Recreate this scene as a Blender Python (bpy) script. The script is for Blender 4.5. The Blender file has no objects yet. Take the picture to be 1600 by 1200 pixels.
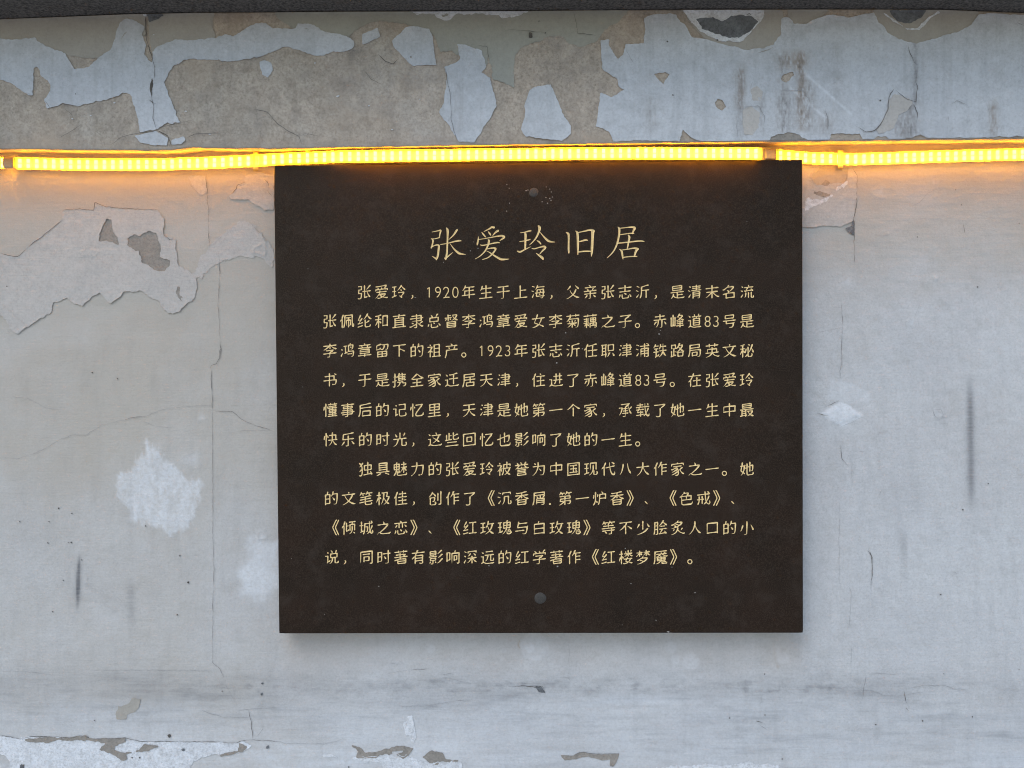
import bpy, bmesh, math, random
import numpy as np
from mathutils import Vector

# ------------------------------------------------------------------ camera, world, sun, exposure
C = bpy.context.scene.collection
SC = bpy.context.scene
S = 0.0011            # metres per photograph pixel on the wall plane
D = 1.40              # camera distance from the wall
ZC = 1.50             # camera height

cam_d = bpy.data.cameras.new("camera")
cam = bpy.data.objects.new("camera", cam_d)
C.objects.link(cam)
cam.location = (0, -D, ZC)
cam.rotation_euler = (math.radians(90), 0, 0)
cam_d.sensor_width = 36.0
cam_d.lens = 36.0 * D / (1600 * S)
cam_d.clip_start = 0.02
cam_d.clip_end = 500
SC.camera = cam

SUN_EL, SUN_AZ = math.radians(50), math.radians(35)      # soft overcast sun, in front of the wall, from the left
world = bpy.data.worlds.new("World")
SC.world = world
world.use_nodes = True
wn = world.node_tree
bg = wn.nodes["Background"]
sky = wn.nodes.new("ShaderNodeTexSky")
sky.sky_type = 'NISHITA'
sky.sun_disc = False
sky.sun_elevation = SUN_EL
sky.sun_rotation = math.pi + SUN_AZ
sky.dust_density = 0.6
sky.air_density = 1.3
sky.ozone_density = 2.0
wn.links.new(sky.outputs[0], bg.inputs[0])
bg.inputs[1].default_value = 0.14

sun_d = bpy.data.lights.new("sun", 'SUN')
sun_d.energy = 0.95
sun_d.angle = math.radians(40)
sun_d.color = (1.0, 0.97, 0.93)
sun = bpy.data.objects.new("sun", sun_d)
sun.rotation_euler = Vector((math.sin(SUN_AZ) * math.cos(SUN_EL), math.cos(SUN_AZ) * math.cos(SUN_EL), -math.sin(SUN_EL))).to_track_quat('-Z', 'Y').to_euler()
sun.location = (0, -3, 5)
C.objects.link(sun)

SC.view_settings.view_transform = 'Standard'
SC.view_settings.look = 'None'
SC.view_settings.exposure = 0.58
SC.view_settings.gamma = 1.0
SC.view_settings.use_curve_mapping = False
SC.cycles.use_denoising = True
SC.cycles.filter_width = 1.05
SC.cycles.max_bounces = 8
SC.cycles.transparent_max_bounces = 16
SC.cycles.sample_clamp_indirect = 4.0

# ------------------------------------------------------------------ helpers
RNG = np.random.default_rng(7)
random.seed(7)

def P(px, py, d):
    """World point that lies d metres in front of the wall and shows at photograph pixel (px, py)."""
    k = S * (D - d) / D
    return ((px - 800) * k, -d, ZC + (600 - py) * k)

def PA(px, py, d):
    k = S * (D - d) / D
    d = d + 0 * px
    return np.stack([(px - 800) * k, -d, ZC + (600 - py) * k], -1)

def fbm(x, y, scale, octaves=4, seed=0, stretch=1.0):
    """Value noise in roughly -1..1 on arrays of pixel coordinates."""
    out = np.zeros_like(x, dtype=float); amp = 1.0; tot = 0
    for o in range(octaves):
        f = (2 ** o) / scale
        u = x * f / stretch + 1000; v = y * f + 1000
        iu = np.floor(u).astype(np.int64); iv = np.floor(v).astype(np.int64)
        fu = u - iu; fv = v - iv
        fu = fu * fu * (3 - 2 * fu); fv = fv * fv * (3 - 2 * fv)
        def h(a, b):
            n = (a * 374761393 + b * 668265263 + (seed + o * 17) * 974711) & 0xffffffff
            n = ((n ^ (n >> 13)) * 1274126177) & 0xffffffff
            n = n ^ (n >> 16)
            return (n & 0xffff) / 32767.5 - 1
        val = (h(iu, iv) * (1 - fu) + h(iu + 1, iv) * fu) * (1 - fv) + (h(iu, iv + 1) * (1 - fu) + h(iu + 1, iv + 1) * fu) * fv
        out += val * amp; tot += amp; amp *= 0.55
    return out / tot

def smooth(a, b, x):
    t = np.clip((x - a) / (b - a), 0, 1)
    return t * t * (3 - 2 * t)

def poly_sdf(poly, x, y):
    """Signed distance to a polygon, negative inside."""
    p = np.array(poly, float)
    d2 = np.full(x.shape, 1e18); ins = np.zeros(x.shape, bool)
    for i in range(len(p)):
        a = p[i]; b = p[(i + 1) % len(p)]; e = b - a
        wx = x - a[0]; wy = y - a[1]
        t = np.clip((wx * e[0] + wy * e[1]) / (e @ e + 1e-12), 0, 1)
        d2 = np.minimum(d2, (wx - e[0] * t) ** 2 + (wy - e[1] * t) ** 2)
        c = (a[1] <= y) != (b[1] <= y)
        if e[1] != 0:
            ins ^= c & (x < a[0] + (y - a[1]) * e[0] / e[1])
    return np.where(ins, -1, 1) * np.sqrt(d2)

def march(sd, merge_rows=False):
    """Marching squares over a grid: the part where sd < 0.
    returns points (row, col, sd), faces, and the boundary edges."""
    H, W = sd.shape
    neg = sd < 0
    cnt = neg[:-1, :-1].astype(int) + neg[1:, :-1] + neg[1:, 1:] + neg[:-1, 1:]
    nid = -np.ones((H, W), int)
    pts = []; faces = []; edges = []
    def node(r, c):
        if nid[r, c] < 0:
            nid[r, c] = len(pts); pts.append((r, c, sd[r, c]))
        return int(nid[r, c])
    full = cnt == 4
    if merge_rows:
        for r in range(H - 1):
            c = 0; row = full[r]
            while c < W - 1:
                if row[c]:
                    c1 = c
                    while c1 < W - 1 and row[c1]: c1 += 1
                    faces.append((node(r, c), node(r + 1, c), node(r + 1, c1), node(r, c1)))
                    c = c1
                else: c += 1
    else:
        use = np.zeros((H, W), bool)
        use[:-1, :-1] |= full; use[1:, :-1] |= full; use[1:, 1:] |= full; use[:-1, 1:] |= full
        rr, cc = np.nonzero(use)
        nid[rr, cc] = np.arange(len(rr))
        pts.extend(zip(rr.tolist(), cc.tolist(), sd[rr, cc].tolist()))
        fr, fc = np.nonzero(full)
        q = np.stack([nid[fr, fc], nid[fr + 1, fc], nid[fr + 1, fc + 1], nid[fr, fc + 1]], 1)
        faces.extend(map(tuple, q.tolist()))
    cross = {}
    def cr(a, b):
        k = (a, b) if a < b else (b, a)
        if k not in cross:
            s0, s1 = sd[k[0]], sd[k[1]]
            t = min(max(s0 / (s0 - s1), 0.02), 0.98)
            cross[k] = len(pts)
            pts.append((k[0][0] + (k[1][0] - k[0][0]) * t, k[0][1] + (k[1][1] - k[0][1]) * t, 0.0))
        return cross[k]
    for r, c in zip(*np.nonzero((cnt > 0) & (cnt < 4))):
        r = int(r); c = int(c)
        q = [(r, c), (r + 1, c), (r + 1, c + 1), (r, c + 1)]
        f = []; tag_ = []
        for i in range(4):
            a, b = q[i], q[(i + 1) % 4]
            if neg[a]: f.append(node(*a)); tag_.append(0)
            if neg[a] != neg[b]: f.append(cr(a, b)); tag_.append(1)
        faces.append(tuple(f))
        for i in range(len(f)):
            if tag_[i] and tag_[(i + 1) % len(f)]: edges.append((f[i], f[(i + 1) % len(f)]))
    return np.array(pts, float).reshape(-1, 3), faces, edges

def link(name, me, mat=None, parent=None):
    if mat: me.materials.append(mat)
    o = bpy.data.objects.new(name, me)
    C.objects.link(o)
    if parent is not None:
        o.parent = parent
        o.matrix_parent_inverse.identity()
        o.location = -Vector(parent.location)
    return o

def mesh_obj(name, verts, faces, mat=None, parent=None, shade=False):
    me = bpy.data.meshes.new(name)
    v = np.asarray(verts, float).reshape(-1, 3)
    me.from_pydata(v.tolist(), [], faces)
    me.validate()
    if shade: me.polygons.foreach_set("use_smooth", [True] * len(me.polygons))
    me.update()
    return link(name, me, mat, parent)

def grid_obj(name, pos, mat=None, parent=None, attr=None):
    H, W, _ = pos.shape
    idx = np.arange(H * W).reshape(H, W)
    q = np.stack([idx[:-1, :-1], idx[1:, :-1], idx[1:, 1:], idx[:-1, 1:]], -1).reshape(-1, 4)
    me = bpy.data.meshes.new(name)
    me.vertices.add(H * W); me.vertices.foreach_set("co", pos.reshape(-1).astype(np.float32))
    me.loops.add(q.size); me.loops.foreach_set("vertex_index", q.reshape(-1).astype(np.int32))
    me.polygons.add(len(q)); me.polygons.foreach_set("loop_start", np.arange(0, q.size, 4, dtype=np.int32))
    me.polygons.foreach_set("use_smooth", np.ones(len(q), bool))
    me.update(calc_edges=True)
    if attr is not None:
        a = me.color_attributes.new("wear", 'FLOAT_COLOR', 'POINT')
        a.data.foreach_set("color", attr.reshape(-1).astype(np.float32))
    return link(name, me, mat, parent)

def thing(name, label, cat, loc=(0, 0, 0), group=None):
    o = bpy.data.objects.new(name, None)
    o.empty_display_size = 0.05
    o.location = loc
    C.objects.link(o)
    o["label"] = label; o["category"] = cat
    if group: o["group"] = group
    return o

def tag(o, label, cat, group=None):
    o["label"] = label; o["category"] = cat
    if group: o["group"] = group
    return o

# ------------------------------------------------------------------ materials
def material(name):
    m = bpy.data.materials.new(name)
    m.use_nodes = True
    nt = m.node_tree
    return m, nt, nt.nodes["Principled BSDF"]

def N(nt, t, **kw):
    n = nt.nodes.new(t)
    for k, v in kw.items():
        if k.startswith('i_'):
            n.inputs[k[2:].replace('_', ' ')].default_value = v
        else: setattr(n, k, v)
    return n

def coords(nt, scale=(1, 1, 1)):
    g = N(nt, "ShaderNodeNewGeometry")
    mp = N(nt, "ShaderNodeMapping")
    mp.inputs["Scale"].default_value = scale
    nt.links.new(g.outputs["Position"], mp.inputs["Vector"])
    return mp.outputs[0]

def noise(nt, vec, scale, detail=5, rough=0.6):
    n = N(nt, "ShaderNodeTexNoise")
    n.inputs["Scale"].default_value = scale
    n.inputs["Detail"].default_value = detail
    n.inputs["Roughness"].default_value = rough
    nt.links.new(vec, n.inputs["Vector"])
    return n.outputs["Fac"]

def ramp(nt, fac, stops):
    r = N(nt, "ShaderNodeValToRGB")
    el = r.color_ramp.elements
    while len(el) > 1: el.remove(el[-1])
    el[0].position = stops[0][0]
    for k, (p, c) in enumerate(stops):
        e = el[0] if k == 0 else el.new(p)
        e.color = (c, c, c, 1) if isinstance(c, (int, float)) else (*c, 1)
    nt.links.new(fac, r.inputs[0])
    return r.outputs[0]

def mix(nt, fac, a, b, mode='MIX'):
    m = N(nt, "ShaderNodeMix", data_type='RGBA', blend_type=mode)
    for sock, v in ((0, fac), (6, a), (7, b)):
        if isinstance(v, (int, float)): m.inputs[sock].default_value = v
        elif isinstance(v, tuple): m.inputs[sock].default_value = (*v, 1)
        else: nt.links.new(v, m.inputs[sock])
    return m.outputs[2]

def math_(nt, op, a, b):
    m = N(nt, "ShaderNodeMath", operation=op)
    for s, v in ((0, a), (1, b)):
        if isinstance(v, (int, float)): m.inputs[s].default_value = v
        else: nt.links.new(v, m.inputs[s])
    return m.outputs[0]

def bump(nt, bsdf, h, strength, dist, chain=None):
    b = N(nt, "ShaderNodeBump")
    b.inputs["Strength"].default_value = strength
    b.inputs["Distance"].default_value = dist
    nt.links.new(h, b.inputs["Height"])
    if chain is not None: nt.links.new(chain, b.inputs["Normal"])
    nt.links.new(b.outputs[0], bsdf.inputs["Normal"])
    return b.outputs[0]

def paint_material(name, c0, c1, c2, rough=0.75, brush=0.25, grain=0.25, streak=0.12, wear=False, mott=14.0, dirt=0.35, speckle=0.22):
    """Old wall coat: mottled colour, brush marks along the wall, fine grain; wear attribute adds the stains."""
    m, nt, b = material(name)
    v = coords(nt)
    big = noise(nt, v, mott * 0.28, 6, 0.62)
    med = noise(nt, v, mott * 2.2, 6, 0.65)
    col = mix(nt, ramp(nt, big, [(0.36, 0.0), (0.64, 1.0)]), c0, c1)
    col = mix(nt, ramp(nt, med, [(0.5, 0.0), (0.72, dirt)]), col, c2)
    vs = coords(nt, (55, 55, 2.2))            # rain streaks running down
    st = noise(nt, vs, 1.0, 4, 0.6)
    col = mix(nt, ramp(nt, st, [(0.52, 0.0), (0.78, streak)]), col, (c2[0] * .8, c2[1] * .8, c2[2] * .78))
    vb = coords(nt, (14, 14, 260))            # brush marks run level
    br = noise(nt, vb, 1.0, 4, 0.6)
    fine = noise(nt, v, 900, 3, 0.7)
    pit = noise(nt, v, 160, 4, 0.7)
    col = mix(nt, ramp(nt, fine, [(0.3, 0.06), (0.7, 0.0)]), col, (0.1, 0.095, 0.09))
    g1 = noise(nt, v, 240, 4, 0.75); g2 = noise(nt, v, 62, 6, 0.7)
    k = speckle
    col = mix(nt, ramp(nt, g1, [(0.30, k), (0.52, 0.0)]), col, (c2[0] * .55, c2[1] * .54, c2[2] * .52))
    col = mix(nt, ramp(nt, g1, [(0.56, 0.0), (0.74, k * .7)]), col, tuple(min(.8, x * 1.3) for x in c0))
    col = mix(nt, ramp(nt, g2, [(0.42, k * .5), (0.60, 0.0)]), col, (c2[0] * .75, c2[1] * .75, c2[2] * .74))
    if wear:
        at = N(nt, "ShaderNodeVertexColor", layer_name="wear")
        sp = N(nt, "ShaderNodeSeparateColor")
        nt.links.new(at.outputs["Color"], sp.inputs[0])
        col = mix(nt, at.outputs["Alpha"], col, mix(nt, 0.75, col, (0.40, 0.35, 0.285)))
        brk = ramp(nt, br, [(0.25, 0.55), (0.7, 1.0)])
        col = mix(nt, math_(nt, 'MULTIPLY', sp.outputs[1], ramp(nt, pit, [(0.32, 0.45), (0.6, 1.0)])), col, WHITE_FILL)
        col = mix(nt, sp.outputs[2], col, RUST_AND_GLOW)
        col = mix(nt, math_(nt, 'MULTIPLY', sp.outputs[0], brk), col, GRIME)
    nt.links.new(col, b.inputs["Base Color"])
    b.inputs["Roughness"].default_value = rough
    b.inputs["Specular IOR Level"].default_value = 0.3
    n1 = bump(nt, b, br, brush, 0.0012)
    n2 = bump(nt, b, pit, grain, 0.0016, n1)
    bump(nt, b, fine, grain * 0.7, 0.0005, n2)
    return m

WHITE_FILL = (0.72, 0.74, 0.77)
RUST_AND_GLOW = (0.40, 0.31, 0.23)
GRIME = (0.11, 0.11, 0.115)

M = {}
M['wall'] = paint_material('wall_paint', (0.565, 0.56, 0.555), (0.495, 0.487, 0.487), (0.40, 0.392, 0.38), wear=True, brush=0.3, grain=0.5, dirt=0.5, speckle=0.30, streak=0.05)
M['white'] = paint_material('white_paint', (0.56, 0.57, 0.585), (0.485, 0.495, 0.515), (0.39, 0.392, 0.395), rough=0.6, brush=0.3, grain=0.4, streak=0.4, dirt=0.5, speckle=0.3, wear=True)
M['coat'] = paint_material('white_coat', (0.495, 0.462, 0.425), (0.455, 0.425, 0.395), (0.38, 0.355, 0.33), rough=0.65, brush=0.4, grain=0.4, dirt=0.5, speckle=0.28)
M['beige'] = paint_material('beige_paint', (0.40, 0.365, 0.315), (0.365, 0.335, 0.29), (0.31, 0.28, 0.245), rough=0.6, brush=0.12, grain=0.12, streak=0.2)
M['green'] = paint_material('greenish_paint', (0.365, 0.35, 0.295), (0.335, 0.325, 0.28), (0.29, 0.275, 0.24), rough=0.55, brush=0.12, grain=0.12, streak=0.2)
M['plaster'] = paint_material('bare_plaster', (0.52, 0.43, 0.345), (0.44, 0.385, 0.32), (0.29, 0.24, 0.19), rough=0.9, brush=0.1, grain=0.75, streak=0.3, wear=True, mott=20, dirt=0.7, speckle=0.6)
M['brown'] = paint_material('brown_plaster', (0.33, 0.29, 0.25), (0.29, 0.26, 0.225), (0.22, 0.20, 0.175), rough=0.9, brush=0.1, grain=0.7, mott=30, dirt=0.6, speckle=0.5)
M['concrete'] = paint_material('grey_concrete', (0.20, 0.205, 0.21), (0.16, 0.165, 0.17), (0.11, 0.11, 0.115), rough=0.9, brush=0.05, grain=0.9, mott=40, dirt=0.8, speckle=0.8)
M['chalk'] = paint_material('chalky_lime', (0.74, 0.745, 0.76), (0.68, 0.685, 0.70), (0.45, 0.43, 0.41), rough=0.95, brush=0.05, grain=0.9, mott=26, dirt=0.55, speckle=0.5)

def plain(name, c, rough=0.6, bumps=0.0, scale=400, c2=None, spec=0.4):
    m, nt, b = material(name)
    v = coords(nt)
    n = noise(nt, v, scale, 5, 0.65)
    c2 = c2 or tuple(x * 0.65 for x in c)
    nt.links.new(mix(nt, ramp(nt, n, [(0.35, 0.0), (0.65, 1.0)]), c, c2), b.inputs["Base Color"])
    b.inputs["Roughness"].default_value = rough
    b.inputs["Specular IOR Level"].default_value = spec
    if bumps: bump(nt, b, n, bumps, 0.001)
    return m

M['crack'] = plain('crack_dirt', (0.12, 0.105, 0.09), 0.95)
M['crackw'] = plain('shallow_crack_dirt', (0.21, 0.195, 0.18), 0.95)
M['faint'] = plain('hairline_dirt', (0.33, 0.32, 0.31), 0.95)
M['ledge'] = plain('dark_stone', (0.036, 0.031, 0.027), 0.95, 1.0, 240, (0.16, 0.14, 0.12))
M['gold'] = plain('gold_paint', (0.90, 0.68, 0.33), 0.40, 0.2, 420, (0.68, 0.47, 0.20))
M['cap'] = plain('epoxy_cap', (0.032, 0.027, 0.023), 0.6, 0.4, 500, (0.055, 0.048, 0.04))
M['ring'] = plain('cap_rim', (0.27, 0.245, 0.21), 0.5, 0.3, 700)
M['chip'] = plain('chipped_stone', (0.36, 0.33, 0.29), 0.9)
M['wire'] = plain('wire_sheath', (0.30, 0.31, 0.31), 0.5)
M['nail'] = plain('rusty_iron', (0.05, 0.035, 0.03), 0.8, 0.5)
M['pave'] = plain('pavement', (0.52, 0.50, 0.48), 0.9, 0.3, 60, (0.44, 0.43, 0.415))
M['clip'] = plain('clip_plastic', (0.75, 0.72, 0.66), 0.3)
M['joint'] = plain('joint_plastic', (0.55, 0.42, 0.26), 0.35, 0.1, 300, (0.45, 0.34, 0.2))
M['pcb'] = plain('pcb_strip', (0.75, 0.66, 0.48), 0.5)

def slab_material():
    m, nt, b = material('polished_dark_granite')
    v = coords(nt)
    big = noise(nt, v, 9, 5, 0.6)
    fine = noise(nt, v, 560, 4, 0.8)
    dust = noise(nt, v, 330, 3, 0.55)
    smear = noise(nt, v, 26, 6, 0.7)
    col = mix(nt, ramp(nt, big, [(0.35, 0.0), (0.65, 1.0)]), (0.0165, 0.0088, 0.0058), (0.0085, 0.0055, 0.0040))
    col = mix(nt, ramp(nt, fine, [(0.46, 0.0), (0.72, 0.8)]), col, (0.054, 0.036, 0.026))
    col = mix(nt, ramp(nt, smear, [(0.50, 0.0), (0.78, 0.4)]), col, (0.058, 0.045, 0.036))
    col = mix(nt, ramp(nt, dust, [(0.765, 0.0), (0.80, 0.4)]), col, (0.22, 0.205, 0.19))
    nt.links.new(col, b.inputs["Base Color"])
    nt.links.new(ramp(nt, smear, [(0.3, 0.44), (0.7, 0.60)]), b.inputs["Roughness"])
    b.inputs["Specular IOR Level"].default_value = 0.20
    b.inputs["Specular Tint"].default_value = (1.0, 0.80, 0.62, 1)
    bump(nt, b, fine, 0.12, 0.0003)
    return m
M['slab'] = slab_material()

LED_COL = (1.0, 0.42, 0.010)
def led_material():
    m = bpy.data.materials.new('led_phosphor'); m.use_nodes = True
    nt = m.node_tree; nt.nodes.clear()
    e = N(nt, "ShaderNodeEmission"); e.inputs[0].default_value = (*LED_COL, 1); e.inputs[1].default_value = LED_POWER
    o = N(nt, "ShaderNodeOutputMaterial"); nt.links.new(e.outputs[0], o.inputs[0])
    return m
def tube_material():
    m = bpy.data.materials.new('clear_silicone_tube'); m.use_nodes = True
    nt = m.node_tree; nt.nodes.clear()
    t = N(nt, "ShaderNodeBsdfTransparent"); t.inputs[0].default_value = (1, 0.97, 0.9, 1)
    d = N(nt, "ShaderNodeBsdfTranslucent"); d.inputs[0].default_value = (0.92, 0.80, 0.45, 1)
    f = N(nt, "ShaderNodeBsdfDiffuse"); f.inputs[0].default_value = (0.75, 0.60, 0.28, 1)
    g = N(nt, "ShaderNodeBsdfGlossy"); g.inputs[0].default_value = (0.9, 0.9, 0.9, 1); g.inputs[1].default_value = 0.25
    a = N(nt, "ShaderNodeMixShader"); a.inputs[0].default_value = 0.35
    nt.links.new(d.outputs[0], a.inputs[1]); nt.links.new(f.outputs[0], a.inputs[2])
    b = N(nt, "ShaderNodeMixShader"); b.inputs[0].default_value = 0.06
    nt.links.new(a.outputs[0], b.inputs[1]); nt.links.new(g.outputs[0], b.inputs[2])
    c = N(nt, "ShaderNodeMixShader"); c.inputs[0].default_value = 0.58
    nt.links.new(t.outputs[0], c.inputs[1]); nt.links.new(b.outputs[0], c.inputs[2])
    o = N(nt, "ShaderNodeOutputMaterial"); nt.links.new(c.outputs[0], o.inputs[0])
    return m
LED_POWER = 92.0
M['led'] = led_material()
M['tube'] = tube_material()

# ------------------------------------------------------------------ pavement (below the frame, gives the bounce light)
pave = mesh_obj('pavement', [(-8, 0.02, 0), (8, 0.02, 0), (8, -9, 0), (-8, -9, 0)], [(3, 2, 1, 0)], M['pave'])
pave["kind"] = "structure"

# ------------------------------------------------------------------ the plastered wall
BEAM_D = 0.072
def Z1(x, y): return x / 2.963, y / 2.963                      # tracing frames of the photograph
def Z2(x, y): return 530 + x / 2.963, y / 2.963
def Z3(x, y): return 1060 + x / 2.963, y / 2.963
def Z4(x, y): return x / 3.53, 220 + y / 3.53
def Z5(x, y): return x / 3.53, 540 + y / 3.53
def Z6(x, y): return x / 3.53, 860 + y / 3.53
def Z7(x, y): return 1200 + x / 3.53, 220 + y / 3.53
def Z8(x, y): return 420 + x / 3.53, 860 + y / 3.53
def Z9(x, y): return 820 + x / 3.53, 860 + y / 3.53
def ZA(x, y): return 1200 + x / 3.53, 540 + y / 3.53
def ZB(x, y): return 1200 + x / 3.53, 860 + y / 3.53
def T(f, *pts): return [f(*p) for p in pts]

BOT_X = np.array([-700, 0, 60, 170, 230, 268, 300, 370, 530, 800, 1060, 1300, 1480, 1600, 2300.])
BOT_Y = np.array([233, 232, 232, 233, 234, 233, 229, 231, 229, 225, 222, 219, 217, 216, 214.])
TOP_X = np.array([-700, 0, 100, 200, 300, 540, 800, 1070, 1300, 1470, 1600, 2300.])
TOP_Y = np.array([34, 30, 26, 22, 20, 18, 17, 15, 14.5, 15, 20, 22.])
def beam_bottom(x): return np.interp(x, BOT_X, BOT_Y)
def beam_top(x): return np.interp(x, TOP_X, TOP_Y)

xs = np.concatenate([np.arange(-700, -40, 20.), np.arange(-40, 1640, 2.), np.arange(1640, 2301, 20.)])
ys = np.concatenate([np.array([-120., -40, 40, 120]), np.arange(180, 1240, 2.), np.arange(1240, 1366, 9.)])
GX, GY = np.meshgrid(xs, ys)
wear = np.zeros(GX.shape + (4,)); wear[..., 3] = np.clip(smooth(1250, 300, GX + 160 * fbm(GX, GY, 300, 3, 19)) + 0.25 * fbm(GX, GY, 90, 3, 20) - 0.55 * smooth(620, 900, GY) + 0.8 * smooth(520, 330, GY + 40 * fbm(GX, GY, 70, 4, 18)), 0, 1)  # third channel also carries the painted strip glow
disp = 0.0006 * fbm(GX, GY, 260, 3, 1) + 0.00022 * fbm(GX, GY, 34, 4, 2, 2.0)
disp += 0.00012 * fbm(GX, GY, 9, 3, 3, 4.0)
def gauss(cx, cy, sx, sy): return np.exp(-((GX - cx) / sx) ** 2 - ((GY - cy) / sy) ** 2)
def seg_dist(pts):
    d = np.full(GX.shape, 1e9)
    for (ax, ay), (bx, by) in zip(pts[:-1], pts[1:]):
        ex, ey = bx - ax, by - ay
        t = np.clip(((GX - ax) * ex + (GY - ay) * ey) / (ex * ex + ey * ey + 1e-9), 0, 1)
        d = np.minimum(d, np.hypot(GX - ax - ex * t, GY - ay - ey * t))
    return d
grime = wear[..., 0]; white = wear[..., 1]; rust_and_glow = wear[..., 2]
n1 = fbm(GX, GY, 30, 4, 11); n2 = fbm(GX, GY, 12, 4, 12); nh = fbm(GX, GY, 16, 4, 13, 7.0); nb = fbm(GX, GY, 120, 4, 14, 2.5)
nv = fbm(GX, GY, 60, 3, 15, 0.2)
# scuffs left by things leaning on the wall
d = np.abs(GX - np.interp(GY, [862, 900, 950, 980], [124.5, 122.5, 121, 120]))
t = smooth(858, 895, GY) * (1 - smooth(915, 965, GY))
grime += 1.3 * t * np.exp(-(d / 2.1) ** 2) + 0.45 * t * np.exp(-(d / 5.5) ** 2)
d = np.abs(GX - 205 - (GY - 940) * 0.03)
grime += 0.34 * np.exp(-(d / 7) ** 2) * smooth(895, 925, GY) * (1 - smooth(950, 1005, GY))
d = np.abs(GX - 1517 - (GY - 700) * 0.012)
grime += 0.62 * np.exp(-(d / 5.5) ** 2) * smooth(575, 640, GY) * (1 - smooth(745, 815, GY))
grime += 0.15 * np.exp(-(d / 11) ** 2) * smooth(560, 650, GY) * (1 - smooth(740, 840, GY))
d = np.where(GX < 1416, np.abs(GX - 1416) / 9, np.abs(GX - 1416) / 2.5)
grime += 0.17 * np.exp(-d ** 2) * smooth(815, 850, GY) * (1 - smooth(885, 935, GY))
grime += 0.17 * gauss(1411, 850, 5, 22)
grime += 0.13 * np.exp(-(seg_dist(T(Z6, (480, 190), (560, 250), (690, 300))) / 4) ** 2) * (0.5 + n2)
grime += 0.12 * np.exp(-(seg_dist(T(Z6, (440, 270), (560, 285), (640, 340))) / 3) ** 2)
grime += 0.10 * gauss(1525, 905, 5, 30)
# the dirty foot of the wall: level smears
foot = smooth(1030, 1075, GY + 10 * n1)
grime += np.clip(foot * (0.07 + 0.26 * np.clip(nh, 0, 1) + 0.30 * np.clip(fbm(GX, GY, 6, 4, 16, 9.0), 0, 1) + 0.16 * np.clip(nb, -0.3, 1)), 0, 0.5) * (1 - 0.75 * smooth(1120, 1150, GY) * smooth(900, 700, GX))
band = np.exp(-((GY - 1072 - 8 * nb) / 13) ** 2)
grime += band * np.clip(0.06 + 0.75 * fbm(GX, GY, 8, 5, 17, 1.8) * (0.6 + n1), 0, 0.45) * smooth(90, 330, GX) * (1 - 0.6 * smooth(1250, 1400, GX))
grime += 0.16 * np.exp(-((GY - 1085 - 6 * nb) / 16) ** 2) * np.exp(-((GX - 690) / 190) ** 2) * (0.6 + nh)
grime += 0.22 * np.exp(-((GY - 1140 - 12 * nb) / 30) ** 2) * smooth(1050, 1250, GX) * np.clip(0.5 + nh, 0, 1)
grime += 0.14 * np.exp(-((GY - 1062) / 9) ** 2) * np.exp(-((GX - 210) / 110) ** 2) * np.clip(0.4 + n2, 0, 1)
white += 0.45 * np.exp(-((GY - 1098 - 7 * nb) / 12) ** 2) * np.exp(-((GX - 1010) / 170) ** 2) * np.clip(0.6 + nh, 0, 1)
white += 0.35 * smooth(1150, 1180, GY) * np.clip(nh + 0.3 * n2 + 0.1, 0, 1)
white += 0.42 * smooth(1075, 1130, GY + 14 * n1) * np.clip(0.55 + 0.8 * nb + 0.6 * nh, 0, 1)
# pale repair below the plaque's left edge, the brushed filler patch, blisters
q = poly_sdf(T(Z5, (805, 520), (870, 570), (920, 640), (1000, 700), (1118, 770), (1085, 860), (1040, 1010), (950, 1050), (860, 1000), (740, 970), (690, 880), (640, 840), (650, 720), (740, 660), (800, 580)), GX, GY)
k = smooth(4, -6, q + 10 * fbm(GX, GY, 10, 4, 21, 0.45) + 5 * n2)
white += 0.58 * k * np.clip(0.85 + 0.55 * fbm(GX, GY, 14, 4, 22, 0.5), 0.1, 1)
disp += 0.0007 * k * (0.6 + 0.9 * fbm(GX, GY, 9, 4, 23))
k = smooth(10, -10, poly_sdf(T(Z6, (1390, -40), (1540, -40), (1540, 200), (1450, 260), (1370, 230), (1330, 120)), GX, GY) + 16 * n1 + 8 * n2)
white += 0.5 * k
q = poly_sdf(T(ZA, (285, 370), (400, 305), (440, 325), (535, 385), (470, 420), (400, 452), (330, 415)), GX, GY)
k = smooth(1.5, -3, q + 3 * n2); white += 0.6 * k
disp += 0.0016 * smooth(1, -9, q) + 0.0008 * k * n2
white += 0.25 * smooth(3, -3, poly_sdf(T(ZA, (350, 190), (470, 210), (560, 260), (560, 320), (330, 300)), GX, GY) + 3 * n2)
for (cx, cy, r, h) in [(1465, 648, 7, .9), (409, 837, 7, 1.2), (407, 390, 9, 1.2), (315, 652, 6, .7), (300, 718, 13, .5), (1375, 300, 10, .6), (1462, 432, 4, .9), (1462, 436, 3, 1), (1424, 504, 5, .8), (130, 395, 4, .8), (147, 395, 5, .9), (1325, 440, 9, .5), (1460, 285, 4, .7)]:
    a = np.arctan2(GY - cy, GX - cx); rr = np.hypot(GX - cx, (GY - cy) * 1.1) / (r * (1 + 0.2 * np.sin(3 * a + cx)))
    disp += 0.001 * h * (np.exp(-((rr - 1) / 0.3) ** 2) * 0.8 + 0.5 * np.exp(-(rr / 0.7) ** 2))
    white += 0.25 * np.exp(-(rr / 0.9) ** 2)
for (cx, cy, r) in [(828, 1012, 9), (674, 1014, 9), (1048, 1012, 11), (1056, 1031, 9), (1080, 1034, 15), (835, 1010, 24), (1212, 1016, 9), (1224, 1028, 11)]:
    rr = np.hypot(GX - cx, GY - cy) + 2 * n2
    white += 0.28 * smooth(r, r - 4, rr)
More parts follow.
